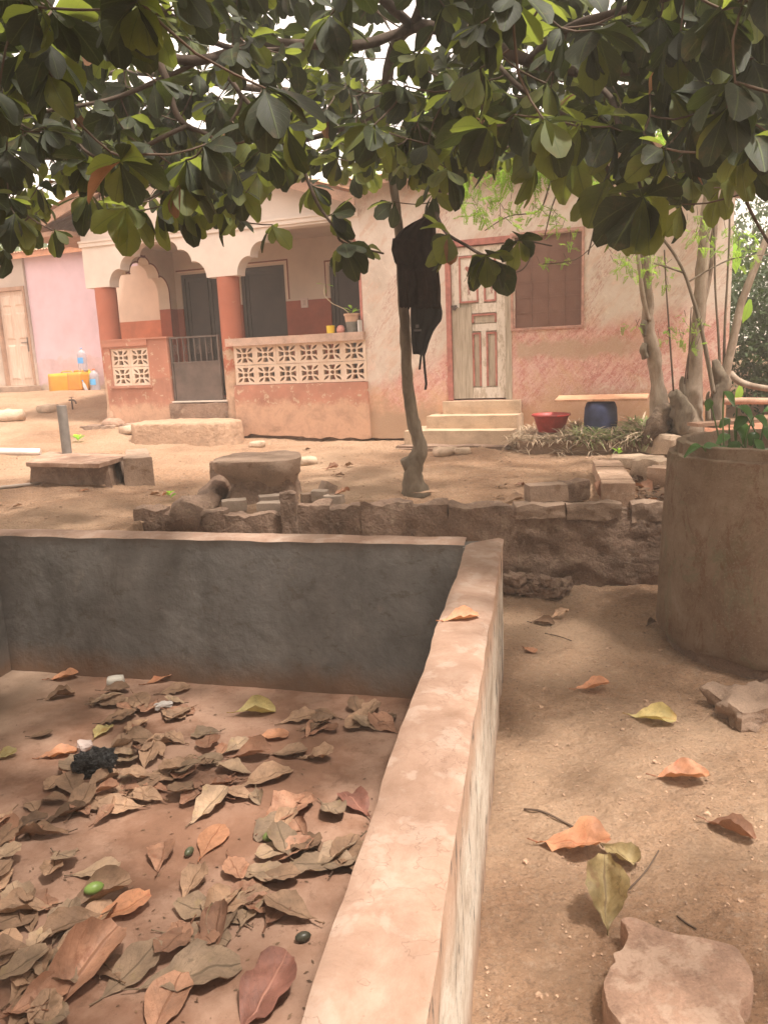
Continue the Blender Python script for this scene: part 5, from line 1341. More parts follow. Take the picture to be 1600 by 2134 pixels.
for i, (p, dv, up, ss, rl_, w_) in enumerate(LEAVES):
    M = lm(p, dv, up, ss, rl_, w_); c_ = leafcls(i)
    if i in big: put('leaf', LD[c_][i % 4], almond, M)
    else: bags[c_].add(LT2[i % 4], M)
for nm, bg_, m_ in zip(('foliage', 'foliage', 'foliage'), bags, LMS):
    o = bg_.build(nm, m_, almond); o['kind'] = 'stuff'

# ================================================================== CLOTHES hung on the slender tree
def drape(name, rows, label, cat, mat, folds, depth, yc, parent=None, seed=0):
    """rows: (py, pxL, pxR); a closed hanging cloth with pleats"""
    n = 48; vs = []; fs = []; m = len(rows)*4
    ys = np.linspace(rows[0][0], rows[-1][0], m)
    for py in ys:
        l = np.interp(py, [r_[0] for r_ in rows], [r_[1] for r_ in rows]); rr = np.interp(py, [r_[0] for r_ in rows], [r_[2] for r_ in rows])
        A = D(l, py, yc); B_ = D(rr, py, yc)
        for j in range(n):
            q = 2*pi*j/n; s = (1-cos(q))/2; front = -1 if sin(q) >= 0 else 1
            p = A.lerp(B_, s); t = (py-ys[0])/(ys[-1]-ys[0])
            pl = sin(s*folds*2*pi+1.5*t+seed)+.5*sin(s*folds*4.7*pi+seed*2+2*t)
            dd = depth*abs(sin(q))**.6*(.75+.35*pl*min(1, t*4+.3))+mnoise.noise(p*6+Vector((seed, 0, 0)))*.02
            vs.append(p+Vector((0, front*dd, mnoise.noise(p*9)*.012+(R.uniform(-.012, .012) if py == ys[-1] else 0))))
    for i in range(m-1):
        for j in range(n): fs.append((i*n+j, i*n+(j+1) % n, (i+1)*n+(j+1) % n, (i+1)*n+j))
    fs.append(tuple(range(n))); fs.append(tuple((m-1)*n+j for j in reversed(range(n))))
    b = MB(); b.add(vs, fs)
    return b, vs
yc = tb.y-.16
b, _ = drape('g', [(452, 880, 902), (462, 858, 906), (480, 835, 908), (500, 819, 909), (520, 817, 911), (540, 828, 913), (560, 828, 914), (600, 830, 918), (640, 832, 918)], '', '', None, 4, .055, yc, seed=2)
garment = b.build('garment', M_CLOTH, smooth=True); tag(garment, 'dark brown pleated garment draped over the fork of the slender tree', 'garment')
for (rows, sd_) in (([(498, 818, 862), (520, 815, 866), (545, 822, 860), (548, 826, 858)], 3), ([(560, 838, 862), (590, 840, 866), (620, 845, 861), (640, 850, 853)], 5), ([(560, 866, 890), (600, 868, 898), (640, 872, 900)], 6)):
    b, _ = drape('f', rows, '', '', None, 2, .022, yc-.075, seed=sd_); o = b.build('fold', M_CLOTH, garment, smooth=True)
b, _ = drape('g', [(585, 858, 902), (620, 856, 916), (650, 855, 922), (668, 855, 920), (690, 856, 904), (715, 857, 893), (738, 860, 886)], '', '', None, 2, .045, yc+.02, seed=7)
vest = b.build('vest', M_CLOTHB, smooth=True); tag(vest, 'black vest with dangling straps hanging below the brown garment on the slender tree', 'vest')
ST = flat('black_strap', (.016, .013, .012), .6)
def strap(L, w, nm='strap', y=yc-.04):
    b = MB(); pts = [D(px, py, y) for px, py in L]; vs = []; fs = []
    for i, p in enumerate(pts):
        for dx, dy in ((-w, -.003), (w, -.003), (w, .003), (-w, .003)): vs.append(p+Vector((dx, dy, 0)))
    for i in range(len(pts)-1):
        for j in range(4): fs.append((i*4+j, i*4+(j+1) % 4, i*4+4+(j+1) % 4, i*4+4+j))
    fs += [(3, 2, 1, 0), tuple((len(pts)-1)*4+j for j in range(4))]
    b.add(vs, fs); return b.build(nm, ST, vest)
strap([(882, 730), (883, 745), (885, 770), (888, 800), (886, 812)], .010); strap([(878, 735), (876, 752), (874, 770)], .009, y=yc-.055); strap([(864, 725), (863, 733)], .008)
o = strap([(878, 728), (886, 728)], .008, 'buckle', yc-.06)
b = MB(); a = D(870, 688, yc-.085); b.box(-.03, .03, 0, .003, -.008, .008, Matrix.Translation(a)); b.box(-.014, .012, 0, .003, .02, .045, Matrix.Translation(a)); b.build('patch', flat('grey_patch', (.085, .075, .07), .6), vest)

# ================================================================== PALE TREES right of the window
def pxtube(b, L, n=12, wob_=.22, sub=4):
    """L: (px,py,depth,width_px)"""
    pts = spline([D(a_, c_, d_) for a_, c_, d_, _ in L], sub); ws = [w/2/F*d_ for _, _, d_, w in L]
    rr = list(np.interp(np.linspace(0, len(L)-1, len(pts)), range(len(L)), ws)); b.tube(pts, rr, n, True, wob_); return pts
def paletree(nm, label, base_px, parts, d):
    g = D(*base_px); g.z = gh(g.x, g.y)
    t = thing(nm, label, 'tree', g); fin = []
    for (pn, L, mat_, w_) in parts:
        b = MB(); fin.append(pxtube(b, [(a_, c_, d+dd, w) for a_, c_, dd, w in L], wob_=w_)); b.build(pn, mat_, t, smooth=True)
    return t
dA, dB, dC = 8.75, 8.55, 8.5
tA = paletree('pale_tree', 'straight pale trunk with a knobbly root burl, leftmost of the trees right of the window', (1378, 925, dA), [
    ('trunk', [(1384, 940, 0, 76), (1380, 900, 0, 58), (1376, 870, 0, 46), (1370, 800, 0, 28), (1362, 740, 0, 27), (1350, 690, 0, 25), (1350, 620, 0, 21), (1343, 540, 0, 19), (1333, 490, 0, 18), (1325, 440, 0, 17), (1310, 330, 0, 17), (1300, 180, .2, 12)], M_BARKP, .3),
    ('burl', [(1352, 925, -.1, 24), (1362, 895, -.15, 44), (1380, 868, -.12, 58), (1402, 885, -.05, 44), (1402, 945, -.1, 44)], M_BURL, .8),
    ('knot', [(1345, 700, -.02, 12), (1341, 680, -.04, 14), (1344, 668, -.05, 8)], M_BARK, .5), ('knot', [(1345, 745, -.02, 16), (1340, 728, -.04, 14), (1343, 715, -.04, 8)], M_BARK, .5),
    ('side_stem', [(1352, 670, -.05, 9), (1340, 620, -.06, 10), (1330, 540, -.06, 8), (1322, 480, -.05, 6), (1300, 400, 0, 5)], M_BARKP, .1)], dA)
tB = paletree('pale_tree', 'tall pale trunk rising from a thick cut stump, middle one right of the window', (1435, 925, dB), [
    ('trunk', [(1440, 940, 0, 66), (1438, 880, 0, 58), (1442, 830, 0, 42), (1448, 780, 0, 30), (1452, 700, 0, 25), (1459, 620, 0, 25), (1464, 540, 0, 24), (1470, 460, 0, 23), (1478, 390, 0, 22), (1490, 250, .1, 22), (1500, 80, .3, 16)], M_BARKP, .25),
    ('stump', [(1424, 900, -.05, 44), (1420, 860, -.08, 42), (1408, 830, -.08, 30), (1402, 818, -.1, 20)], M_BARK, .6), ('stump', [(1424, 830, -.02, 14), (1421, 800, -.02, 10), (1423, 784, -.02, 5)], M_BARK, .4),
    ('side_stem', [(1462, 640, .1, 14), (1478, 560, .1, 14), (1488, 460, .1, 15), (1494, 390, .1, 14), (1500, 300, .2, 10)], M_BARKP, .15)], dB)
tC = paletree('pale_tree', 'leaning pale pole growing from a split stump, rightmost of the trees by the house corner', (1490, 870, dC), [
    ('stump', [(1488, 890, 0, 30), (1492, 830, 0, 28), (1505, 800, 0, 32), (1496, 775, 0, 24), (1488, 750, 0, 12)], M_BARK, .5),
    ('stump', [(1476, 880, -.1, 12), (1474, 830, -.1, 9), (1478, 815, -.1, 3)], M_BARK, .3),
    ('trunk', [(1508, 805, 0, 17), (1516, 760, 0, 18), (1527, 710, 0, 17), (1542, 640, 0, 15), (1560, 590, 0, 15), (1583, 530, 0, 14), (1610, 470, 0, 13), (1660, 360, 0, 12)], M_BARKP, .12),
    ('branch', [(1487, 820, -.15, 9), (1478, 770, -.15, 9), (1462, 690, -.15, 8), (1440, 610, -.15, 7), (1424, 565, -.15, 6), (1402, 525, -.15, 6), (1375, 490, -.15, 5)], M_BARK, .1),
    ('branch', [(1424, 568, -.15, 4), (1390, 556, -.15, 4), (1362, 548, -.15, 3)], M_BARK, .1), ('branch', [(1432, 588, -.15, 4), (1480, 560, -.15, 3), (1530, 538, -.15, 3), (1600, 530, -.15, 2)], M_BARK, .1),
    ('branch', [(1500, 765, .05, 6), (1496, 690, .05, 5), (1490, 600, .05, 4), (1488, 480, .05, 4), (1482, 380, .05, 3)], M_BARK, .1),
    ('branch', [(1508, 765, .05, 6), (1510, 680, .05, 5), (1516, 570, .05, 4), (1520, 450, .05, 4), (1512, 360, .05, 3)], M_BARK, .1)], dC)
for i, L in enumerate([[(1403, 815, 0, 4), (1395, 700, 0, 4), (1388, 600, 0, 3), (1384, 520, 0, 3)], [(1432, 790, 0, 3), (1436, 720, 0, 3), (1440, 640, 0, 2)], [(1426, 800, 0, 3), (1434, 740, 0, 3), (1445, 700, 0, 2)]]):
    b = MB(); pxtube(b, [(a_, c_, 8.35+dd, w) for a_, c_, dd, w in L], 6, .05); b.build('shoot', M_TWIG, tB, smooth=True)
# feathery fronds
frond = []
def frond_tpl(seed, nl=11):
    rr = random.Random(seed); vs = []; fs = []; uv = []
    for i in range(nl):
        t = .15+.85*i/nl
        for s in (-1, 1):
            for k_ in range(2):
                L_ = .26*(1-t*.4); bx = s*(.03+.10*k_)*(1.2-t); by = t+rr.uniform(-.03, .03); z = -.25*t*t+rr.uniform(-.04, .04)
                a_ = rr.uniform(-.5, .5); w = .02
                dx, dy = s*cos(a_)*L_*.5, (.3+sin(a_))*L_*.4
                n = len(vs); vs += [Vector((bx, by, z)), Vector((bx+dx*.5-dy*.35, by+dy*.5+w+abs(dx)*.7, z+.01)), Vector((bx+dx, by+dy, z-.02)), Vector((bx+dx*.5+dy*.35, by+dy*.5-w-abs(dx)*.7, z-.01))]
                fs.append((n, n+1, n+2, n+3)); uv += [(.5, 0), (.3, .5), (.5, 1), (.7, .5)]
    return vs, fs, uv
FT = [frond_tpl(i) for i in range(5)]
def feathery(parent, centres, d, mat=M_MORL):
    bag = LeafBag(); tg = MB()
    for (px, py, rx, ry, n_, s) in centres:
        for i in range(int(n_*1.6)):
            a_ = R.random()*6.28; r_ = sqrt(R.random()); q = D(px+cos(a_)*r_*rx, py+sin(a_)*r_*ry, d+R.uniform(-.5, .5))
            dv = Vector((R.uniform(-1, 1), R.uniform(-1, 1), R.uniform(-.9, .2))); bag.add(FT[i % 5], lm(q, dv, (R.uniform(-.4, .4), R.uniform(-.4, .4), 1), s*R.uniform(.6, 1.1)))
            if i % 3 == 0: tg.tube([q, q-dv.normalized()*s*.5+Vector((0, 0, .05))], .0025, 4, False)
    o = bag.build('foliage', mat, parent); o['kind'] = 'stuff'
    if tg.v: o = tg.build('twiglets', M_TWIG, parent, fixn=False); o['kind'] = 'stuff'
feathery(tB, [(1000, 400, 50, 60, 42, .16), (1090, 440, 60, 30, 16, .15), (1150, 300, 110, 60, 120, .2), (1010, 250, 70, 50, 50, .2), (1090, 340, 90, 50, 60, .18), (1220, 230, 80, 60, 60, .2), (1180, 480, 25, 50, 10, .12), (1150, 545, 35, 12, 6, .12), (1240, 330, 40, 60, 30, .16), (900, 230, 60, 60, 26, .2), (1330, 540, 50, 40, 20, .12), (1400, 250, 120, 70, 70, .2)], 8.3)
feathery(tA, [(1310, 520, 40, 60, 22, .11), (1370, 560, 40, 40, 18, .11), (1130, 460, 30, 30, 6, .12)], 8.6)
feathery(tC, [(1440, 690, 35, 40, 24, .10), (1400, 700, 30, 25, 10, .10), (1320, 680, 30, 6, 4, .1), (1500, 500, 60, 40, 24, .12), (1450, 470, 40, 30, 14, .11), (1545, 520, 40, 40, 20, .12)], 8.3)
b = MB()
for L in ([(1160, 330, 8.2, 3), (1140, 400, 8.2, 3), (1120, 440, 8.2, 3), (1060, 450, 8.2, 2), (1010, 480, 8.2, 2)], [(1170, 380, 8.2, 4), (1150, 430, 8.2, 3), (1135, 490, 8.2, 2)], [(1245, 440, 8.2, 4), (1235, 490, 8.2, 4), (1225, 530, 8.2, 3)], [(1245, 500, 8.2, 2), (1200, 540, 8.2, 2), (1130, 550, 8.2, 2)], [(1108, 530, 8.2, 3), (1090, 560, 8.2, 3), (1060, 572, 8.2, 2)]):
    pxtube(b, L, 5, .05)
b.build('thin_branches', M_TWIG, tB, smooth=True)
# fallen bough and timber at the corner
b = MB(); pxtube(b, [(1522, 778, 8.9, 14), (1540, 795, 8.8, 14), (1570, 805, 8.7, 13), (1640, 815, 8.6, 12)], 10, .15); o = b.build('bough', M_BARKP, smooth=True); tag(o, 'curved pale bough leaning out beyond the house corner at the right edge', 'branch')
b = MB(); a = D(1450, 838, 9.0); c = D(1640, 836, 9.2); b.tube([a, a.lerp(c, .5)+Vector((0, 0, .01)), c], [.035, .04, .035], 10, True, .2); o = b.build('log', M_TIMBER, smooth=True); tag(o, 'thin dry log lying across the red earth behind the stumps', 'log')
def plankpx(p0, p1, d0, d1, w, th, lab, mat=M_TIMBER, nm='plank'):
    a = D(*p0, d0); c = D(*p1, d1); dr_ = (c-a).normalized(); n_ = Vector((-dr_.y, dr_.x, 0)).normalized()*w; up = Vector((0, 0, th))
    vs = [a, c, c+n_, a+n_]; vs = vs+[v+up for v in vs]; b = MB(); b.add(vs, [(3,2,1,0),(4,5,6,7),(0,1,5,4),(1,2,6,5),(2,3,7,6),(3,0,4,7)]); o = b.build(nm, mat); tag(o, lab, 'plank'); return o
plankpx((1455, 890), (1620, 878), 6.9, 7.1, .16, .03, 'reddish plank resting behind the concrete ring', M_TIMBER)
vs, fs = lump((1.3, .6, .13), .05, 6, 210, 1, .3, TR((4.9, 8.6, .72))); b = MB(); b.add(vs, fs); o = b.build('earth_mound', earth('red_earth', (.40, .18, .11), .3, 5, 40, .9, .02), smooth=True); tag(o, 'low mound of red earth and litter at the house corner', 'earth mound')

# ================================================================== BACKGROUND VEGETATION
LT3 = leaf_mesh('l', None, rows=3, cols=3, wid=.28, fold=.2, droop=.2)
BN = leaf_mesh('l', None, rows=10, cols=5, wid=.22, fold=.15, droop=.45, tip=1.1, ragged=.03)
def bush(nm, label, c_, r_, n_, s, mat_, trunk=True, cat='tree', seed=0):
    c_ = Vector(c_); g = gh(c_.x, c_.y); t = thing(nm, label, cat, (c_.x, c_.y, g)); rr = random.Random(seed); bag = LeafBag()
    cl = []
    for i in range(max(8, n_//60)):
        a_ = rr.random()*6.28; e = rr.uniform(-1, 1); q = rr.random()**.4
        cl.append(Vector((cos(a_)*sqrt(1-e*e)*q*r_[0], sin(a_)*sqrt(1-e*e)*q*r_[1], e*q*r_[2])))
    for i in range(n_):
        o_ = cl[i % len(cl)]; p = c_+o_+Vector((rr.gauss(0, .17)*r_[0], rr.gauss(0, .17)*r_[1], rr.gauss(0, .17)*r_[2]))
        if p.z < g: continue
        bag.add(LT3, lm(p, (rr.uniform(-1, 1), rr.uniform(-1, 1), rr.uniform(-1, .3)), (rr.uniform(-.6, .6), rr.uniform(-.6, .6), 1), s*rr.uniform(.6, 1.2)))
    o = bag.build('crown', mat_, t); o['kind'] = 'stuff'
    if trunk:
        b = MB(); b.tube([Vector((c_.x, c_.y, g-.1)), Vector((c_.x+.1, c_.y, (g+c_.z)/2)), Vector((c_.x, c_.y, c_.z+r_[2]*.3))], [.12*r_[0]**.5, .09, .03], 8, True, .2)
        for k_ in range(5): b.tube([Vector((c_.x, c_.y, c_.z-r_[2]*.3)), c_+cl[k_]*.9], [.05, .015], 6, True, .1)
        b.build('trunk', M_BARK, t, smooth=True)
    return t
bush('bush', 'dense dark green bush at the right edge behind the house corner', (6.7, 12.2, 2.1), (1.5, 1.5, 1.6), 9500, .11, M_BUSH, seed=3, cat='bush')
bush('bush', 'tall feathery green tree beyond the bush at the right edge', (8.4, 15.0, 2.9), (2.2, 1.8, 2.2), 9500, .14, M_BUSH, seed=4)
bush('bush', 'lower green bush beside the house corner at the right edge', (5.75, 11.2, 1.35), (.6, .8, .75), 3200, .09, M_BUSH, False, seed=5, cat='bush')
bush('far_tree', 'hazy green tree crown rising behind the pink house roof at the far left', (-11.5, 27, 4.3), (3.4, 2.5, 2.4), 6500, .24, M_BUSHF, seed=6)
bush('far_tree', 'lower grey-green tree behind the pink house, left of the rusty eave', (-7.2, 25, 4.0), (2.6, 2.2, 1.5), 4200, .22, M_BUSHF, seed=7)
bush('far_tree', 'bright leafy tree crown beyond the long house, behind the hanging leaves', (3.2, 20, 5.2), (3.6, 2.4, 2.2), 6500, .22, M_MORL, seed=8)
bush('far_tree', 'dense tree standing far behind the right end of the long house', (8.0, 21, 4.6), (3.0, 2.4, 3.4), 5200, .2, M_BUSH, seed=9)
bn = thing('banana_plant', 'banana plant with big bright green leaves past the house corner', 'banana plant', (6.3, 11.3, gh(6.3, 11.3)))
bd_ = mesh('leaf', BN[0], BN[1], M_BANANA, True, BN[2])
for (px, py, dv, s) in ((1534, 535, (-.1, -.2, 1), .42), (1548, 650, (.1, -.3, .5), .28), (1534, 822, (.2, -.3, .9), .24)):
    put('leaf', bd_, bn, lm(D(px, py, 10.6)-Vector((0, 0, s*.5)), dv, (0, -1, .3), s))
b = MB(); b.tube([Vector((6.3, 11.3, .9)), Vector((6.25, 11.2, 2.2)), Vector((6.2, 11.1, 2.9))], [.10, .08, .04], 10, True, .1); b.build('stem', flat('green_stem', (.16, .20, .07), .6), bn, smooth=True)
# ================================================================== PLANTS in the ring, weeds
pl = thing('potted_plants', 'glossy green heart-leaved plants growing out of the concrete ring', 'plant', (RC.x, RC.y, H-.27))
HT = leaf_data('leaf', M_HYA, rows=8, cols=5, wid=.36, fold=.25, droop=.35, tip=.75, seed=3)
HT2 = leaf_data('leaf', M_HYA, rows=8, cols=5, wid=.34, fold=.5, droop=.7, tip=.8, seed=5)
SPP = [(1508, 815, 4.45, .10, (.5, -.3, -.5)), (1535, 848, 4.6, .13, (.7, -.4, -.3)), (1478, 830, 4.7, .07, (-.2, -.3, -.8)), (1530, 890, 4.6, .10, (.6, -.4, -.5)), (1520, 905, 4.55, .09, (-.9, -.3, -.3)), (1570, 868, 4.5, .11, (.7, -.5, -.3)), (1590, 890, 4.4, .11, (.3, -.5, -.5)), (1462, 930, 4.3, .09, (-1, .1, -.1)), (1464, 932, 4.3, .10, (.9, -.2, .15)),
       (1538, 920, 4.4, .10, (-.7, -.4, -.6)), (1570, 915, 4.35, .10, (.5, -.4, -.6)), (1600, 905, 4.4, .12, (.5, -.3, .1)), (1555, 868, 4.6, .10, (-.6, -.3, -.3)), (1590, 858, 4.7, .12, (.6, -.3, .2)), (1522, 935, 4.4, .10, (-.9, -.3, .0)), (1560, 940, 4.25, .09, (.2, -.5, -.6)), (1592, 935, 4.25, .10, (.4, -.5, -.4)), (1620, 890, 4.5, .12, (.5, -.5, 0)), (1640, 870, 4.5, .13, (.5, -.5, .2)), (1630, 925, 4.3, .12, (.5, -.5, 0)), (1520, 872, 4.65, .08, (-.7, -.3, -.3)), (1545, 880, 4.7, .09, (.1, -.4, -.5)), (1575, 900, 4.6, .09, (-.4, -.4, -.4)), (1610, 945, 4.2, .1, (-.3, -.5, -.4))]
for i, (px, py, d_, s, dv) in enumerate(SPP):
    p = D(px, py, d_); put('leaf', (HT, HT2)[i % 2], pl, lm(p, dv, (0, -.5, 1), s))
    q = Vector((RC.x+(p.x-RC.x)*.8+R.uniform(-.08, .08), min(max(p.y, RC.y-.45), RC.y+.45), H-.28)); 
    b = MB(); b.tube(spline([q, q.lerp(p, .6)+Vector((R.uniform(-.03, .03), 0, .03)), p], 4), .005, 6, False); b.build('stalk', flat('green_stalk', (.11, .17, .06), .5), pl, smooth=True)
BL = leaf_mesh('l', None, rows=7, cols=3, wid=.045, fold=.3, droop=.8, tip=.7)
wd = LeafBag(); wg = LeafBag()
wroot = thing('weeds', 'tangle of dry and green strap-leaved weeds before the red basin and blue drum', 'weeds', G(1200, 925))
for i in range(420):
    u = R.uniform(6.84, 8.62); v = -1.02+.85*R.random()**1.3; 
    if (u-7.25)**2+(v+.55)**2 < .07 or (u-7.86)**2+(v+.44)**2 < .06: continue
    p = hpt(u, v, .70+.09*(v+.93)/.92 if v > -.9 else .70)
    tall = .13+.15*max(0, 1-abs(u-8.35)/.45)+.09*max(0, 1-abs(u-7.7)/.4); gr = (u > 7.55 and R.random() < .45)
    for k_ in range(9):
        a_ = R.random()*6.28; (wg if gr else wd).add(BL, lm(p+Vector((R.uniform(-.03, .03), R.uniform(-.03, .03), R.random()*tall*.35)), (cos(a_), sin(a_)-.25, R.uniform(.3, 2.0)), s=tall*R.uniform(.6, 1.1)))
for i in range(60):                                     # tufts at the foot of the edging
    u = R.uniform(6.8, 8.5); v = R.uniform(-1.1, -.85); p = hpt(u, v, .60 if v < -1.04 else .73)
    for k_ in range(8):
        a_ = R.random()*6.28; wd.add(BL, lm(p, (cos(a_), sin(a_)-.3, R.uniform(.3, 1.5)), s=R.uniform(.08, .17)))
wroot['kind'] = 'stuff'
o = wd.build('dry_blades', M_WEED, wroot); o['kind'] = 'stuff'; o = wg.build('green_blades', M_WEEDG, wroot); o['kind'] = 'stuff'
def sprig(px, py, s, n_, lab):
    p = G(px, py); p.z = zn(p.x, p.y); t = thing('seedling', lab, 'seedling', p)
    d_ = leaf_data('leaf', M_BANANA, rows=5, cols=3, wid=.3)
    for i in range(n_): a_ = i*2.4; put('leaf', d_, t, lm(p+Vector((0, 0, .02+.02*(i % 3))), (cos(a_), sin(a_), .9), s=s*R.uniform(.7, 1.1)))
sprig(162, 918, .13, 7, 'bright green seedling in the sand just right of the upright pipe'); sprig(355, 1042, .07, 6, 'small pale green weed against the mud mortar ridge'); sprig(478, 1003, .07, 6, 'tiny weed in the shade between the upright brick and the mud seat')
sprig(1288, 950, .08, 5, 'small bluish green weed at the foot of the bed edging')

# ================================================================== FALLEN LEAVES
def dry_tpl(seed, curl, crumple, fold, wid=.30, twist=0.0): return leaf_mesh('d', None, rows=14, cols=9, wid=wid, fold=fold, droop=R.uniform(-.25, .1), seed=seed, curl=curl, crumple=crumple, ragged=.07, tip=1.45, twist=twist)
def drop(px, py, L_, ang, col, curl=.8, crum=.07, fold=.2, zf=None, label=None, group=None, seed=None, lift=0.0, tilt=0.0, roll=0.0, wid=.30, pos=None, stalk=True):
    seed = R.randint(0, 9999) if seed is None else seed
    crum *= 1.1; tpl = dry_tpl(seed, curl, crum, fold, wid, R.uniform(-.5, .5) if curl > 1 else 0)
    if pos is not None: p = Vector(pos)
    elif zf is not None: p = U(px, py, zf)
    else: p = G(px, py); p.z = zn(p.x, p.y)
    a_ = radians(ang); M3 = Matrix.Rotation(a_-pi/2, 4, 'Z') @ Matrix.Rotation(tilt, 4, 'X') @ Matrix.Rotation(roll, 4, 'Y')
    vs = [M3 @ ((v-Vector((0, .5, 0)))*L_) for v in tpl[0]]
    mz = sorted(v.z for v in vs)[4]; z0 = mz
    fs = list(tpl[1]); uv = list(tpl[2])
    if stalk:                                           # leaf stalk as a thin tapered strip-tube
        s0 = M3 @ (Vector((0, -.5, 0))*L_) ; dirv = (M3.to_3x3() @ Vector((R.uniform(-.3, .3), -1, .15))).normalized()
        b = MB(); b.tube([s0+dirv*-.01, s0+dirv*L_*.07, s0+dirv*L_*.13], [.0028, .0022, .003], 5, True); n = len(vs)
        vs += b.v; fs += [tuple(i+n for i in f) for f in b.f]; uv += [(.5, .5)]*len(b.v)
    vs = [v-Vector((0, 0, z0)) for v in vs]
    me_ = mesh('fallen_leaf', vs, fs, DRY[col], True, uv)
    o = put('fallen_leaf', me_, None, Matrix.Translation(p+Vector((0, 0, .003+lift))))
    return tag(o, label, 'leaf', group)
TF = FZ+.004
tkg = 'dry leaves littering the tank floor'
# named leaves of the tank floor
for a_ in [
 (130, 1415, .20, 5, 'orange', .8, .05, .2, 'flat ochre leaf lying against the grey back wall near the left tank corner'),
 (335, 1418, .22, 35, 'orange', .5, .04, .15, 'ochre leaf pointing up right against the foot of the grey back wall'),
 (122, 1456, .19, 20, 'dark', 2.4, .08, .3, 'dark hollow curled leaf lying alone near the left corner of the tank'),
 (212, 1528, .17, 80, 'yellow', .3, .05, .25, 'yellow-green leaf standing out just above the black plastic bag'),
 (85, 1535, .13, 5, 'dark', .4, .03, .1, 'small dark flat leaf alone, left of the yellow-green leaf'),
 (8, 1580, .13, 30, 'yellow', 1.2, .06, .2, 'small ochre leaf at the left picture edge beside the black bag'),
 (120, 1575, .19, 20, 'orange', .9, .05, .2, 'golden brown leaf just left of the black plastic bag'),
 (530, 1488, .24, 8, 'yellow', 2.2, .05, .4, 'long rolled golden leaf lying alone near the back of the tank floor'),
 (565, 1538, .19, 0, 'orange', .5, .05, .2, 'bright orange-brown leaf right of centre near the back of the tank floor'),
 (520, 1578, .22, 5, 'rust', 1.8, .05, .5, 'folded brown leaf lying flat below the rolled golden leaf'),
 (600, 1572, .2, 0, 'tan', .7, .04, .2, 'flat tan leaf right beside the folded brown leaf'),
 (660, 1582, .18, -8, 'tan', 1.2, .1, .3, 'narrow crumpled leaf at the right end of the row below the orange-brown leaf'),
 (440, 1757, .22, 78, 'orange', .15, .025, .05, 'broad flat round orange leaf in the middle of the tank floor'),
 (338, 1790, .2, 95, 'rust', 1.1, .07, .3, 'reddish leaf with its stalk end towards the camera, left of the round orange leaf'),
 (402, 1850, .17, 75, 'tan', .6, .09, .3, 'small ragged grey-tan leaf below the round orange leaf'),
 (200, 1822, .19, 5, 'olive', .4, .05, .2, 'pale olive veined leaf lying just above the green fruit'),
 (205, 1880, .24, 35, 'tan', 1.9, .05, .6, 'boat-shaped folded leaf cradling the green fruit'),
 (252, 1905, .22, 25, 'orange', .5, .04, .15, 'smooth orange leaf below the boat-shaped folded leaf'),
 (272, 2035, .24, 55, 'olive', .3, .03, .1, 'large flat olive leaf with angular outline near the bottom of the picture'),
 (405, 1958, .26, -15, 'olive', .4, .05, .15, 'upper of the two big overlapping olive leaves at bottom centre'),
 (395, 2040, .33, 18, 'olive', .5, .06, .2, 'lower of the two big overlapping olive leaves at bottom centre, pointing right'),
 (345, 2105, .25, 80, 'rust', .5, .04, .2, 'brown leaf at the very bottom under the two big olive leaves'),
 (158, 2050, .36, 72, 'rust', 1.9, .04, .4, 'long narrow rolled reddish leaf at the lower left'),
 (548, 2095, .30, 65, 'red', .8, .09, .2, 'large dark red leaf with creases at the bottom edge of the tank floor'),
 (595, 1700, .31, 55, 'rust', .5, .05, .3, 'large ribbed rusty leaf pointing up right beside the tank side wall'),
 (690, 1695, .2, -60, 'olive', .8, .06, .2, 'olive-tan leaf hanging between the ribbed rusty leaf and the dark red one'),
 (742, 1680, .24, 120, 'red', .9, .08, .2, 'dark red creased leaf closest to the tank side wall'),
 (555, 1625, .27, 35, 'tan', .7, .05, .2, 'wide pale tan leaf above the large ribbed rusty leaf'),
 (435, 1690, .24, 60, 'olive', .8, .06, .3, 'olive veined leaf above the round orange leaf'),
 (520, 1900, .2, 80, 'olive', .7, .07, .3, 'small olive veined leaf in the heart of the curled pile at centre'),
 (605, 1785, .2, 30, 'rust', .9, .06, .3, 'dark orange leaf right above the curled pile beside the side wall'),
 (60, 2050, .20, 75, 'tan', .5, .06, .2, 'tan veined leaf lying alone on top of the pile at the bottom left edge'),
 (195, 1925, .2, 60, 'tan', .9, .08, .3, 'pale torn leaf half under the smooth orange leaf'),
]:
    drop(a_[0], a_[1], a_[2], a_[3], a_[4], a_[5], a_[6], a_[7], zf=TF, label=a_[8], group=tkg)
def desc(L_, cu_, co_, lab):
    return ('small ' if L_ < .165 else 'large ' if L_ > .19 else 'middling ')+{.15: 'flat ', .4: 'wavy ', .9: 'cupped ', 1.7: 'rolled '}[cu_]+{'tan': 'tan ', 'olive': 'olive-brown ', 'rust': 'rusty ', 'dark': 'dark brown '}[co_]+lab
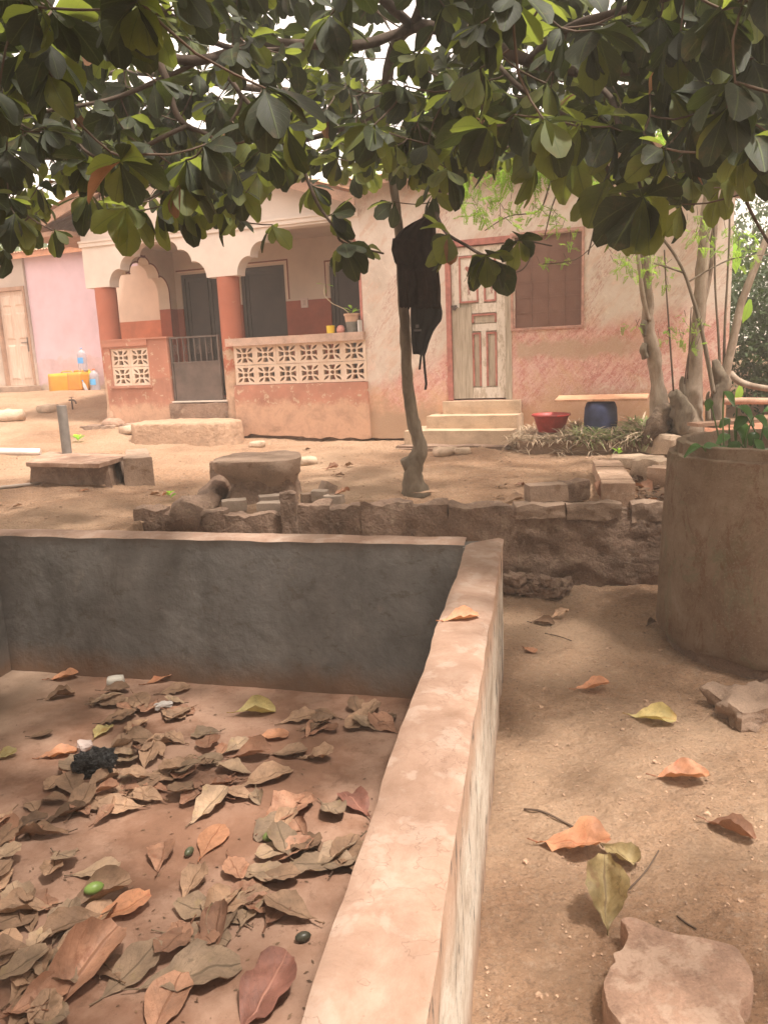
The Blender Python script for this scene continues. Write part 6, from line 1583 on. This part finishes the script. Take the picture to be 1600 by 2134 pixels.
CL = [  # px,py,rx,ry,n, colours, label
 (300, 1468, 75, 38, 22, ('tan', 'dark', 'olive', 'rust', 'tan'), 'leaf in the dark drift near the back wall of the tank'),
 (770, 1478, 70, 30, 15, ('tan', 'rust', 'dark', 'olive'), 'leaf in the heap against the far end of the side wall'),
 (670, 1505, 60, 18, 7, ('tan', 'dark', 'rust'), 'leaf in the trail leading to the far heap'),
 (370, 1560, 120, 28, 16, ('tan', 'rust', 'olive', 'tan'), 'leaf in the band right of the black bag'),
 (330, 1620, 130, 30, 18, ('tan', 'rust', 'tan', 'olive'), 'leaf in the band below the black bag'),
 (190, 1660, 120, 40, 16, ('rust', 'tan', 'tan', 'dark'), 'leaf in the long drift at the left below the black bag'),
 (60, 1720, 60, 30, 9, ('tan', 'tan', 'rust', 'dark'), 'leaf at the end of the drift by the left edge'),
 (75, 1825, 75, 22, 6, ('tan', 'olive', 'tan'), 'leaf in the short row at the left edge'),
 (60, 1960, 75, 60, 14, ('tan', 'rust', 'tan', 'olive'), 'leaf in the pile at the bottom left'),
 (60, 2090, 80, 40, 8, ('tan', 'olive', 'rust'), 'leaf at the bottom left corner of the tank floor'),
 (170, 2000, 50, 60, 6, ('tan', 'olive', 'tan'), 'leaf at the right side of the bottom left pile'),
 (510, 1880, 80, 50, 13, ('tan', 'rust', 'tan', 'olive'), 'leaf in the pile in the middle right of the tank floor'),
 (660, 1790, 70, 35, 11, ('tan', 'dark', 'rust', 'olive'), 'leaf in the heap beside the tank side wall'),
 (450, 1640, 90, 30, 9, ('tan', 'olive', 'rust'), 'leaf in the middle of the tank litter'),
 (610, 1690, 60, 40, 6, ('tan', 'olive', 'rust'), 'leaf partly under the large ribbed rusty leaf'),
 (400, 1950, 50, 25, 4, ('rust', 'rust', 'tan'), 'leaf behind the two big olive leaves'),
]
for (px, py, rx, ry, n_, cols_, lab) in CL:
    for i in range(n_):
        a_ = R.random()*6.28; r_ = sqrt(R.random()); x, y = px+cos(a_)*r_*rx*1.4, py+sin(a_)*r_*ry*1.45
        q = U(x, y, TF)
        if q.x > on_line(TI0, SD, q.y)-.13 or q.y > TI1.y+(q.x-TI1.x)*BD.y/BD.x-.12: continue
        L_ = R.uniform(.12, .225); co_ = R.choice(cols_); cu_ = R.choice((.15, .15, .4, .9, 1.7))
        drop(x, y, L_, R.uniform(-180, 180), co_, cu_, R.uniform(.03, .08), R.uniform(.03, .22), zf=TF, label=desc(L_, cu_, co_, lab), group='leaves'+lab[4:], lift=R.random()*.018, tilt=R.uniform(-.1, .1), roll=R.uniform(-.2, .2))
# on the rim and on the ground outside
drop(958, 1291, .15, 10, 'orange', 1.2, .05, .3, zf=TZ, label='small crinkled orange leaf lying on the rim of the tank')
for a_ in [
 (1103, 1360, .12, -60, 'orange', .4, .05, .1, 'small pale orange leaf on the dirt outside the tank near its corner'),
 (1165, 1290, .14, 20, 'tan', 1.4, .08, .3, 'grey-tan curled leaf in the shade below the retaining wall'),
 (1130, 1302, .16, -10, 'dark', 1.6, .05, .4, 'dark thin leaf beside the curled one in the shade of the retaining wall'),
 (1356, 1302, .10, 40, 'dark', 1.3, .05, .4, 'small dark leaf against the left foot of the concrete ring'),
 (1232, 1438, .19, -5, 'orange', .8, .05, .45, 'orange-pink leaf folded like a boat halfway along the dirt strip'),
 (1358, 1508, .22, -25, 'yellow', 1.4, .04, .4, 'pale yellow folded leaf left of the footing slab'),
 (1418, 1640, .22, -12, 'orange', .8, .06, .45, 'orange-pink folded leaf lying alone on the dirt at the right'),
 (1515, 1752, .19, -50, 'rust', 1.8, .05, .4, 'narrow rolled reddish leaf nearest the right picture edge'),
 (1195, 1765, .27, -18, 'orange', .6, .07, .4, 'big orange leaf with a yellow blotch and dark stalk, left of the pale crumpled one'),
 (1290, 1785, .17, -60, 'straw', .9, .10, .3, 'small yellowish crumpled leaf touching the big orange leaf'),
 (1262, 1905, .24, 80, 'straw', 1.0, .10, .6, 'tall folded olive-tan leaf standing against the lobed paving stone'),
 (1070, 1050, .2, 10, 'tan', 1.2, .05, .3, 'long pale leaf on the sand left of the broken grey block'),
 (1045, 1015, .12, 10, 'tan', .8, .08, .2, 'small pale leaf on the sand right of the slender tree'),
 (1083, 1012, .11, 30, 'rust', 1.0, .08, .3, 'small reddish leaf beside the pale one on the sand'),
 (1040, 1040, .09, 0, 'tan', .6, .05, .2, 'tiny pale leaf fragment on the sand near the wall'),
 (895, 1051, .22, 0, 'tan', .2, .03, .1, 'flat pale strip-like leaf on the wall below the slender tree'),
 (1168, 1022, .13, 0, 'dark', .9, .06, .2, 'dark flat leaf above the broken grey block'),
 (1338, 1025, .22, -70, 'rust', 1.3, .05, .4, 'large brown leaf wedged between the brick kerb and the rocks'),
 (1355, 1048, .14, -30, 'orange', 1.0, .05, .3, 'orange-brown leaf below the rocks near the concrete ring'),
 (1250, 1045, .16, 85, 'rust', 1.8, .04, .5, 'upright rusty leaf stuck at the near end of the brick kerb'),
 (345, 1034, .12, 20, 'orange', 1.0, .06, .4, 'curled orange leaf on the sand left of the mud mortar ridge'),
 (320, 1034, .12, 0, 'tan', .9, .06, .4, 'tan curled leaf just left of the curled orange leaf on the sand'),
 (210, 1021, .12, 0, 'tan', .5, .04, .2, 'pale flat leaf on the sand below the low plinth'),
 (720, 945, .0, 0, 'tan', 1, .05, .2, ''),
 (690, 978, .16, 20, 'rust', 1.4, .09, .3, 'crumpled brown leaf on the sand right of the mud seat'),
 (725, 972, .14, -20, 'tan', 1.2, .09, .3, 'second crumpled leaf to the right of the first, on the sand beyond the mud seat'),
 (705, 995, .13, 5, 'tan', .8, .06, .2, 'flat tan leaf on the sand between the mud seat and the slender tree'),
 (640, 944, .10, 5, 'dark', 1.0, .08, .3, 'small dark leaf just behind the right shoulder of the mud seat'),
 (712, 1062, .16, 30, 'rust', 1.2, .08, .3, 'reddish curled leaf on the heap of broken blocks'),
 (35, 1058, .14, 10, 'tan', .6, .05, .2, 'pale leaf on the sand near the left edge above the tank'),
 (175, 1030, .10, 10, 'orange', .6, .05, .2, 'small orange leaf on the sand above the tank back wall'),
]:
    if a_[2]: drop(a_[0], a_[1], a_[2], a_[3], a_[4], a_[5], a_[6]*1.3, a_[7], label=a_[8], group='leaves fallen on the bare ground', lift=(.10 if (a_[0], a_[1]) in ((895, 1051), (712, 1062)) else .004), tilt=(.9 if (a_[0], a_[1]) in ((1262, 1905), (1250, 1045)) else 0))
# scrap leaf crumbs and chips on the tank floor
bag = LeafBag(); crumb = thing('leaf_crumbs', 'scattered crumbs of broken dry leaves on the tank floor', 'leaf crumbs', (-1, 3, FZ)); crumb['kind'] = 'stuff'
for i in range(420):
    q = U(R.uniform(0, 860), R.uniform(1425, 2130), TF)
    if q.x > on_line(TI0, SD, q.y)-.05 or q.y > TI1.y+(q.x-TI1.x)*BD.y/BD.x-.05: continue
    bag.add(LT3, lm(q+Vector((0, 0, .001)), (R.uniform(-1, 1), R.uniform(-1, 1), 0), s=R.uniform(.006, .022), roll=R.uniform(-.5, .5)))
o = bag.build('crumbs', DRY['dark'], crumb); o['kind'] = 'stuff'
# green fruits, pebble, plastic bag, scraps
def fruit(px, py, col, lab, z=TF, ang=.5, s=.028):
    p = U(px, py, z); b = MB(); prof = [(.001, -1.3), (.45, -1.15), (.8, -.75), (1, -.1), (.92, .5), (.6, 1.0), (.2, 1.25), (.001, 1.3)]
    b.lathe([(r_*s*.8, h_*s) for r_, h_ in prof], 18, cap=False); M_ = Matrix.Translation(p+Vector((0, 0, s*.75))) @ Matrix.Rotation(ang, 4, 'Z') @ Matrix.Rotation(pi/2, 4, 'Y'); b.v = [M_ @ v for v in b.v]
    o = b.build('fruit', flat('fruit_skin', col, .4, .2, 30), smooth=True); tag(o, lab, 'fruit')
fruit(197, 1862, (.17, .25, .06), 'green almond fruit lying in the boat-shaped leaf at the lower left', z=TF+.03); fruit(565, 1752, (.16, .20, .06), 'green almond fruit peeping from under the ribbed rusty leaf'); fruit(395, 1782, (.07, .075, .04), 'dark shrivelled fruit touching the round orange leaf', s=.02, ang=1.2); fruit(632, 1962, (.05, .045, .03), 'black shrivelled fruit alone on the bare floor near the side wall', s=.022, ang=.3)
p = U(242, 1428, TF); vs, fs = lump((.05, .035, .03), .004, 3, 220, 1, .4, TR(p+Vector((0, 0, .025)), .2)); b = MB(); b.add(vs, fs); o = b.build('stone', flat('pale_stone', (.50, .46, .40), .8), smooth=True); tag(o, 'small whitish stone at the foot of the grey back wall', 'stone')
p = U(200, 1608, TF); vs, fs = lump((.085, .06, .045), .05, 9, 221, 1.6, .5, TR(p+Vector((0, 0, .045)), .1)); b = MB(); b.add(vs, fs); k = N('black_polythene', 'World', .3, .5); k.m = k.out((.012, .011, .011), k.bump(k.noise(26, 3, .5, 3.0), 1, .03)); o = b.build('plastic_bag', k.m, smooth=True); tag(o, 'crumpled black plastic bag among the dry leaves', 'plastic bag')
p = U(180, 1562, TF); vs, fs = lump((.035, .03, .02), .02, 4, 222, 1, .3, TR(p+Vector((0, 0, .02)), .4)); b = MB(); b.add(vs, fs); o = b.build('scrap', flat('pale_scrap', (.42, .33, .30), .7), smooth=True, autos=.5); tag(o, 'pale crumpled scrap directly behind the black plastic bag', 'scrap')
p = U(340, 1480, TF); vs, fs = lump((.05, .02, .012), .015, 5, 223, 1, .3, TR(p+Vector((0, 0, .03)), .5)); b = MB(); b.add(vs, fs); o = b.build('scrap', flat('clear_scrap', (.42, .38, .35), .3), smooth=True, autos=.5); tag(o, 'shiny torn bit of clear plastic in the dark leaf drift', 'scrap')
# twigs on the ground
def twig(L, r_, lab):
    pts = []
    for q in L: g_ = G(*q); g_.z = zn(g_.x, g_.y)+r_; pts.append(g_)
    b = MB(); b.tube(spline(pts, 4), r_, 6, True); o = b.build('twig', M_TWIG, smooth=True); tag(o, lab, 'twig')
twig([(1302, 1850), (1330, 1832), (1352, 1810), (1372, 1776)], .003, 'thin curved twig on the dirt above the lobed paving stone')
twig([(1092, 1686), (1130, 1697), (1180, 1715), (1215, 1732)], .0045, 'dark straight twig on the dirt above the big orange leaf')
twig([(1410, 1912), (1430, 1925), (1450, 1940)], .003, 'short thin twig right of the lobed paving stone edge')
twig([(1135, 1325), (1165, 1330), (1190, 1340)], .003, 'small crooked twig in the shade of the retaining wall')
# pebbles
pb = MB(); pebroot = thing('pebbles', 'scattered pebbles and grit on the bare dirt', 'pebbles', (1.2, 2.5, 0)); pebroot['kind'] = 'stuff'
def octa(p, s, sq=.6):
    M_ = TR(p, R.random()*6, R.uniform(-.4, .4)); vs = [(s, 0, 0), (0, s*.8, 0), (-s*.9, 0, 0), (0, -s, 0), (s*.5, s*.6, s*sq*.6), (-s*.6, s*.3, s*sq), (-s*.3, -s*.6, s*sq*.8), (s*.6, -s*.3, s*sq*.9)]
    pb.add([M_ @ Vector(v) for v in vs], [(0, 1, 4), (1, 5, 4), (1, 2, 5), (2, 6, 5), (2, 3, 6), (3, 7, 6), (3, 0, 7), (0, 4, 7), (4, 5, 6, 7)])
for i in range(5200):
    if i < 4300:
        x = R.uniform(.15, 2.6); y = R.uniform(1.2, 5.5)
        if x < on_line(TO0, SD, y)+.02: continue
        s = R.choice((.002, .003, .004, .005, .007)) if R.random() < .975 else R.uniform(.010, .018)
    else:
        x = R.uniform(-6, 4); y = R.uniform(5.9, 10.5); s = R.uniform(.006, .02)
    octa(Vector((x, y, zn(x, y)-s*.15)), s)
o = pb.build('pebbles', earth('pebble_grit', (.40, .265, .18), .55, 22, 80, .3, .004), pebroot, smooth=False); o['kind'] = 'stuff'
# heap of leaf litter by the kerb
bag = LeafBag(); lt = thing('leaf_litter', 'dark leaf litter and debris between the brick kerb and the concrete ring', 'leaf litter', G(1350, 1050)); lt['kind'] = 'stuff'
for i in range(260):
    q = G(R.uniform(1318, 1398), R.uniform(965, 1062)); q.z = zn(q.x, q.y); bag.add(LT3, lm(q+Vector((0, 0, R.random()*.03)), (R.uniform(-1, 1), R.uniform(-1, 1), R.uniform(-.2, .4)), s=R.uniform(.03, .10), roll=R.uniform(-.8, .8)))
o = bag.build('litter', DRY['dark'], lt); o['kind'] = 'stuff'
# ================================================================== ADDED HAZE for the washed look of lens glare
hz = bpy.data.materials.new('glare_haze_air'); hz.use_nodes = True; hz.node_tree.nodes.clear()
ho = hz.node_tree.nodes.new('ShaderNodeOutputMaterial'); hv = hz.node_tree.nodes.new('ShaderNodeVolumePrincipled')
hv.inputs['Density'].default_value = .0095; hv.inputs['Color'].default_value = (.98, .89, .79, 1); hv.inputs['Anisotropy'].default_value = .2
hz.node_tree.links.new(hv.outputs[0], ho.inputs['Volume'])
o = MB().box(-160, 160, -70, 260, -1.5, 9.5).build('glare_haze', hz); o['kind'] = 'stuff'
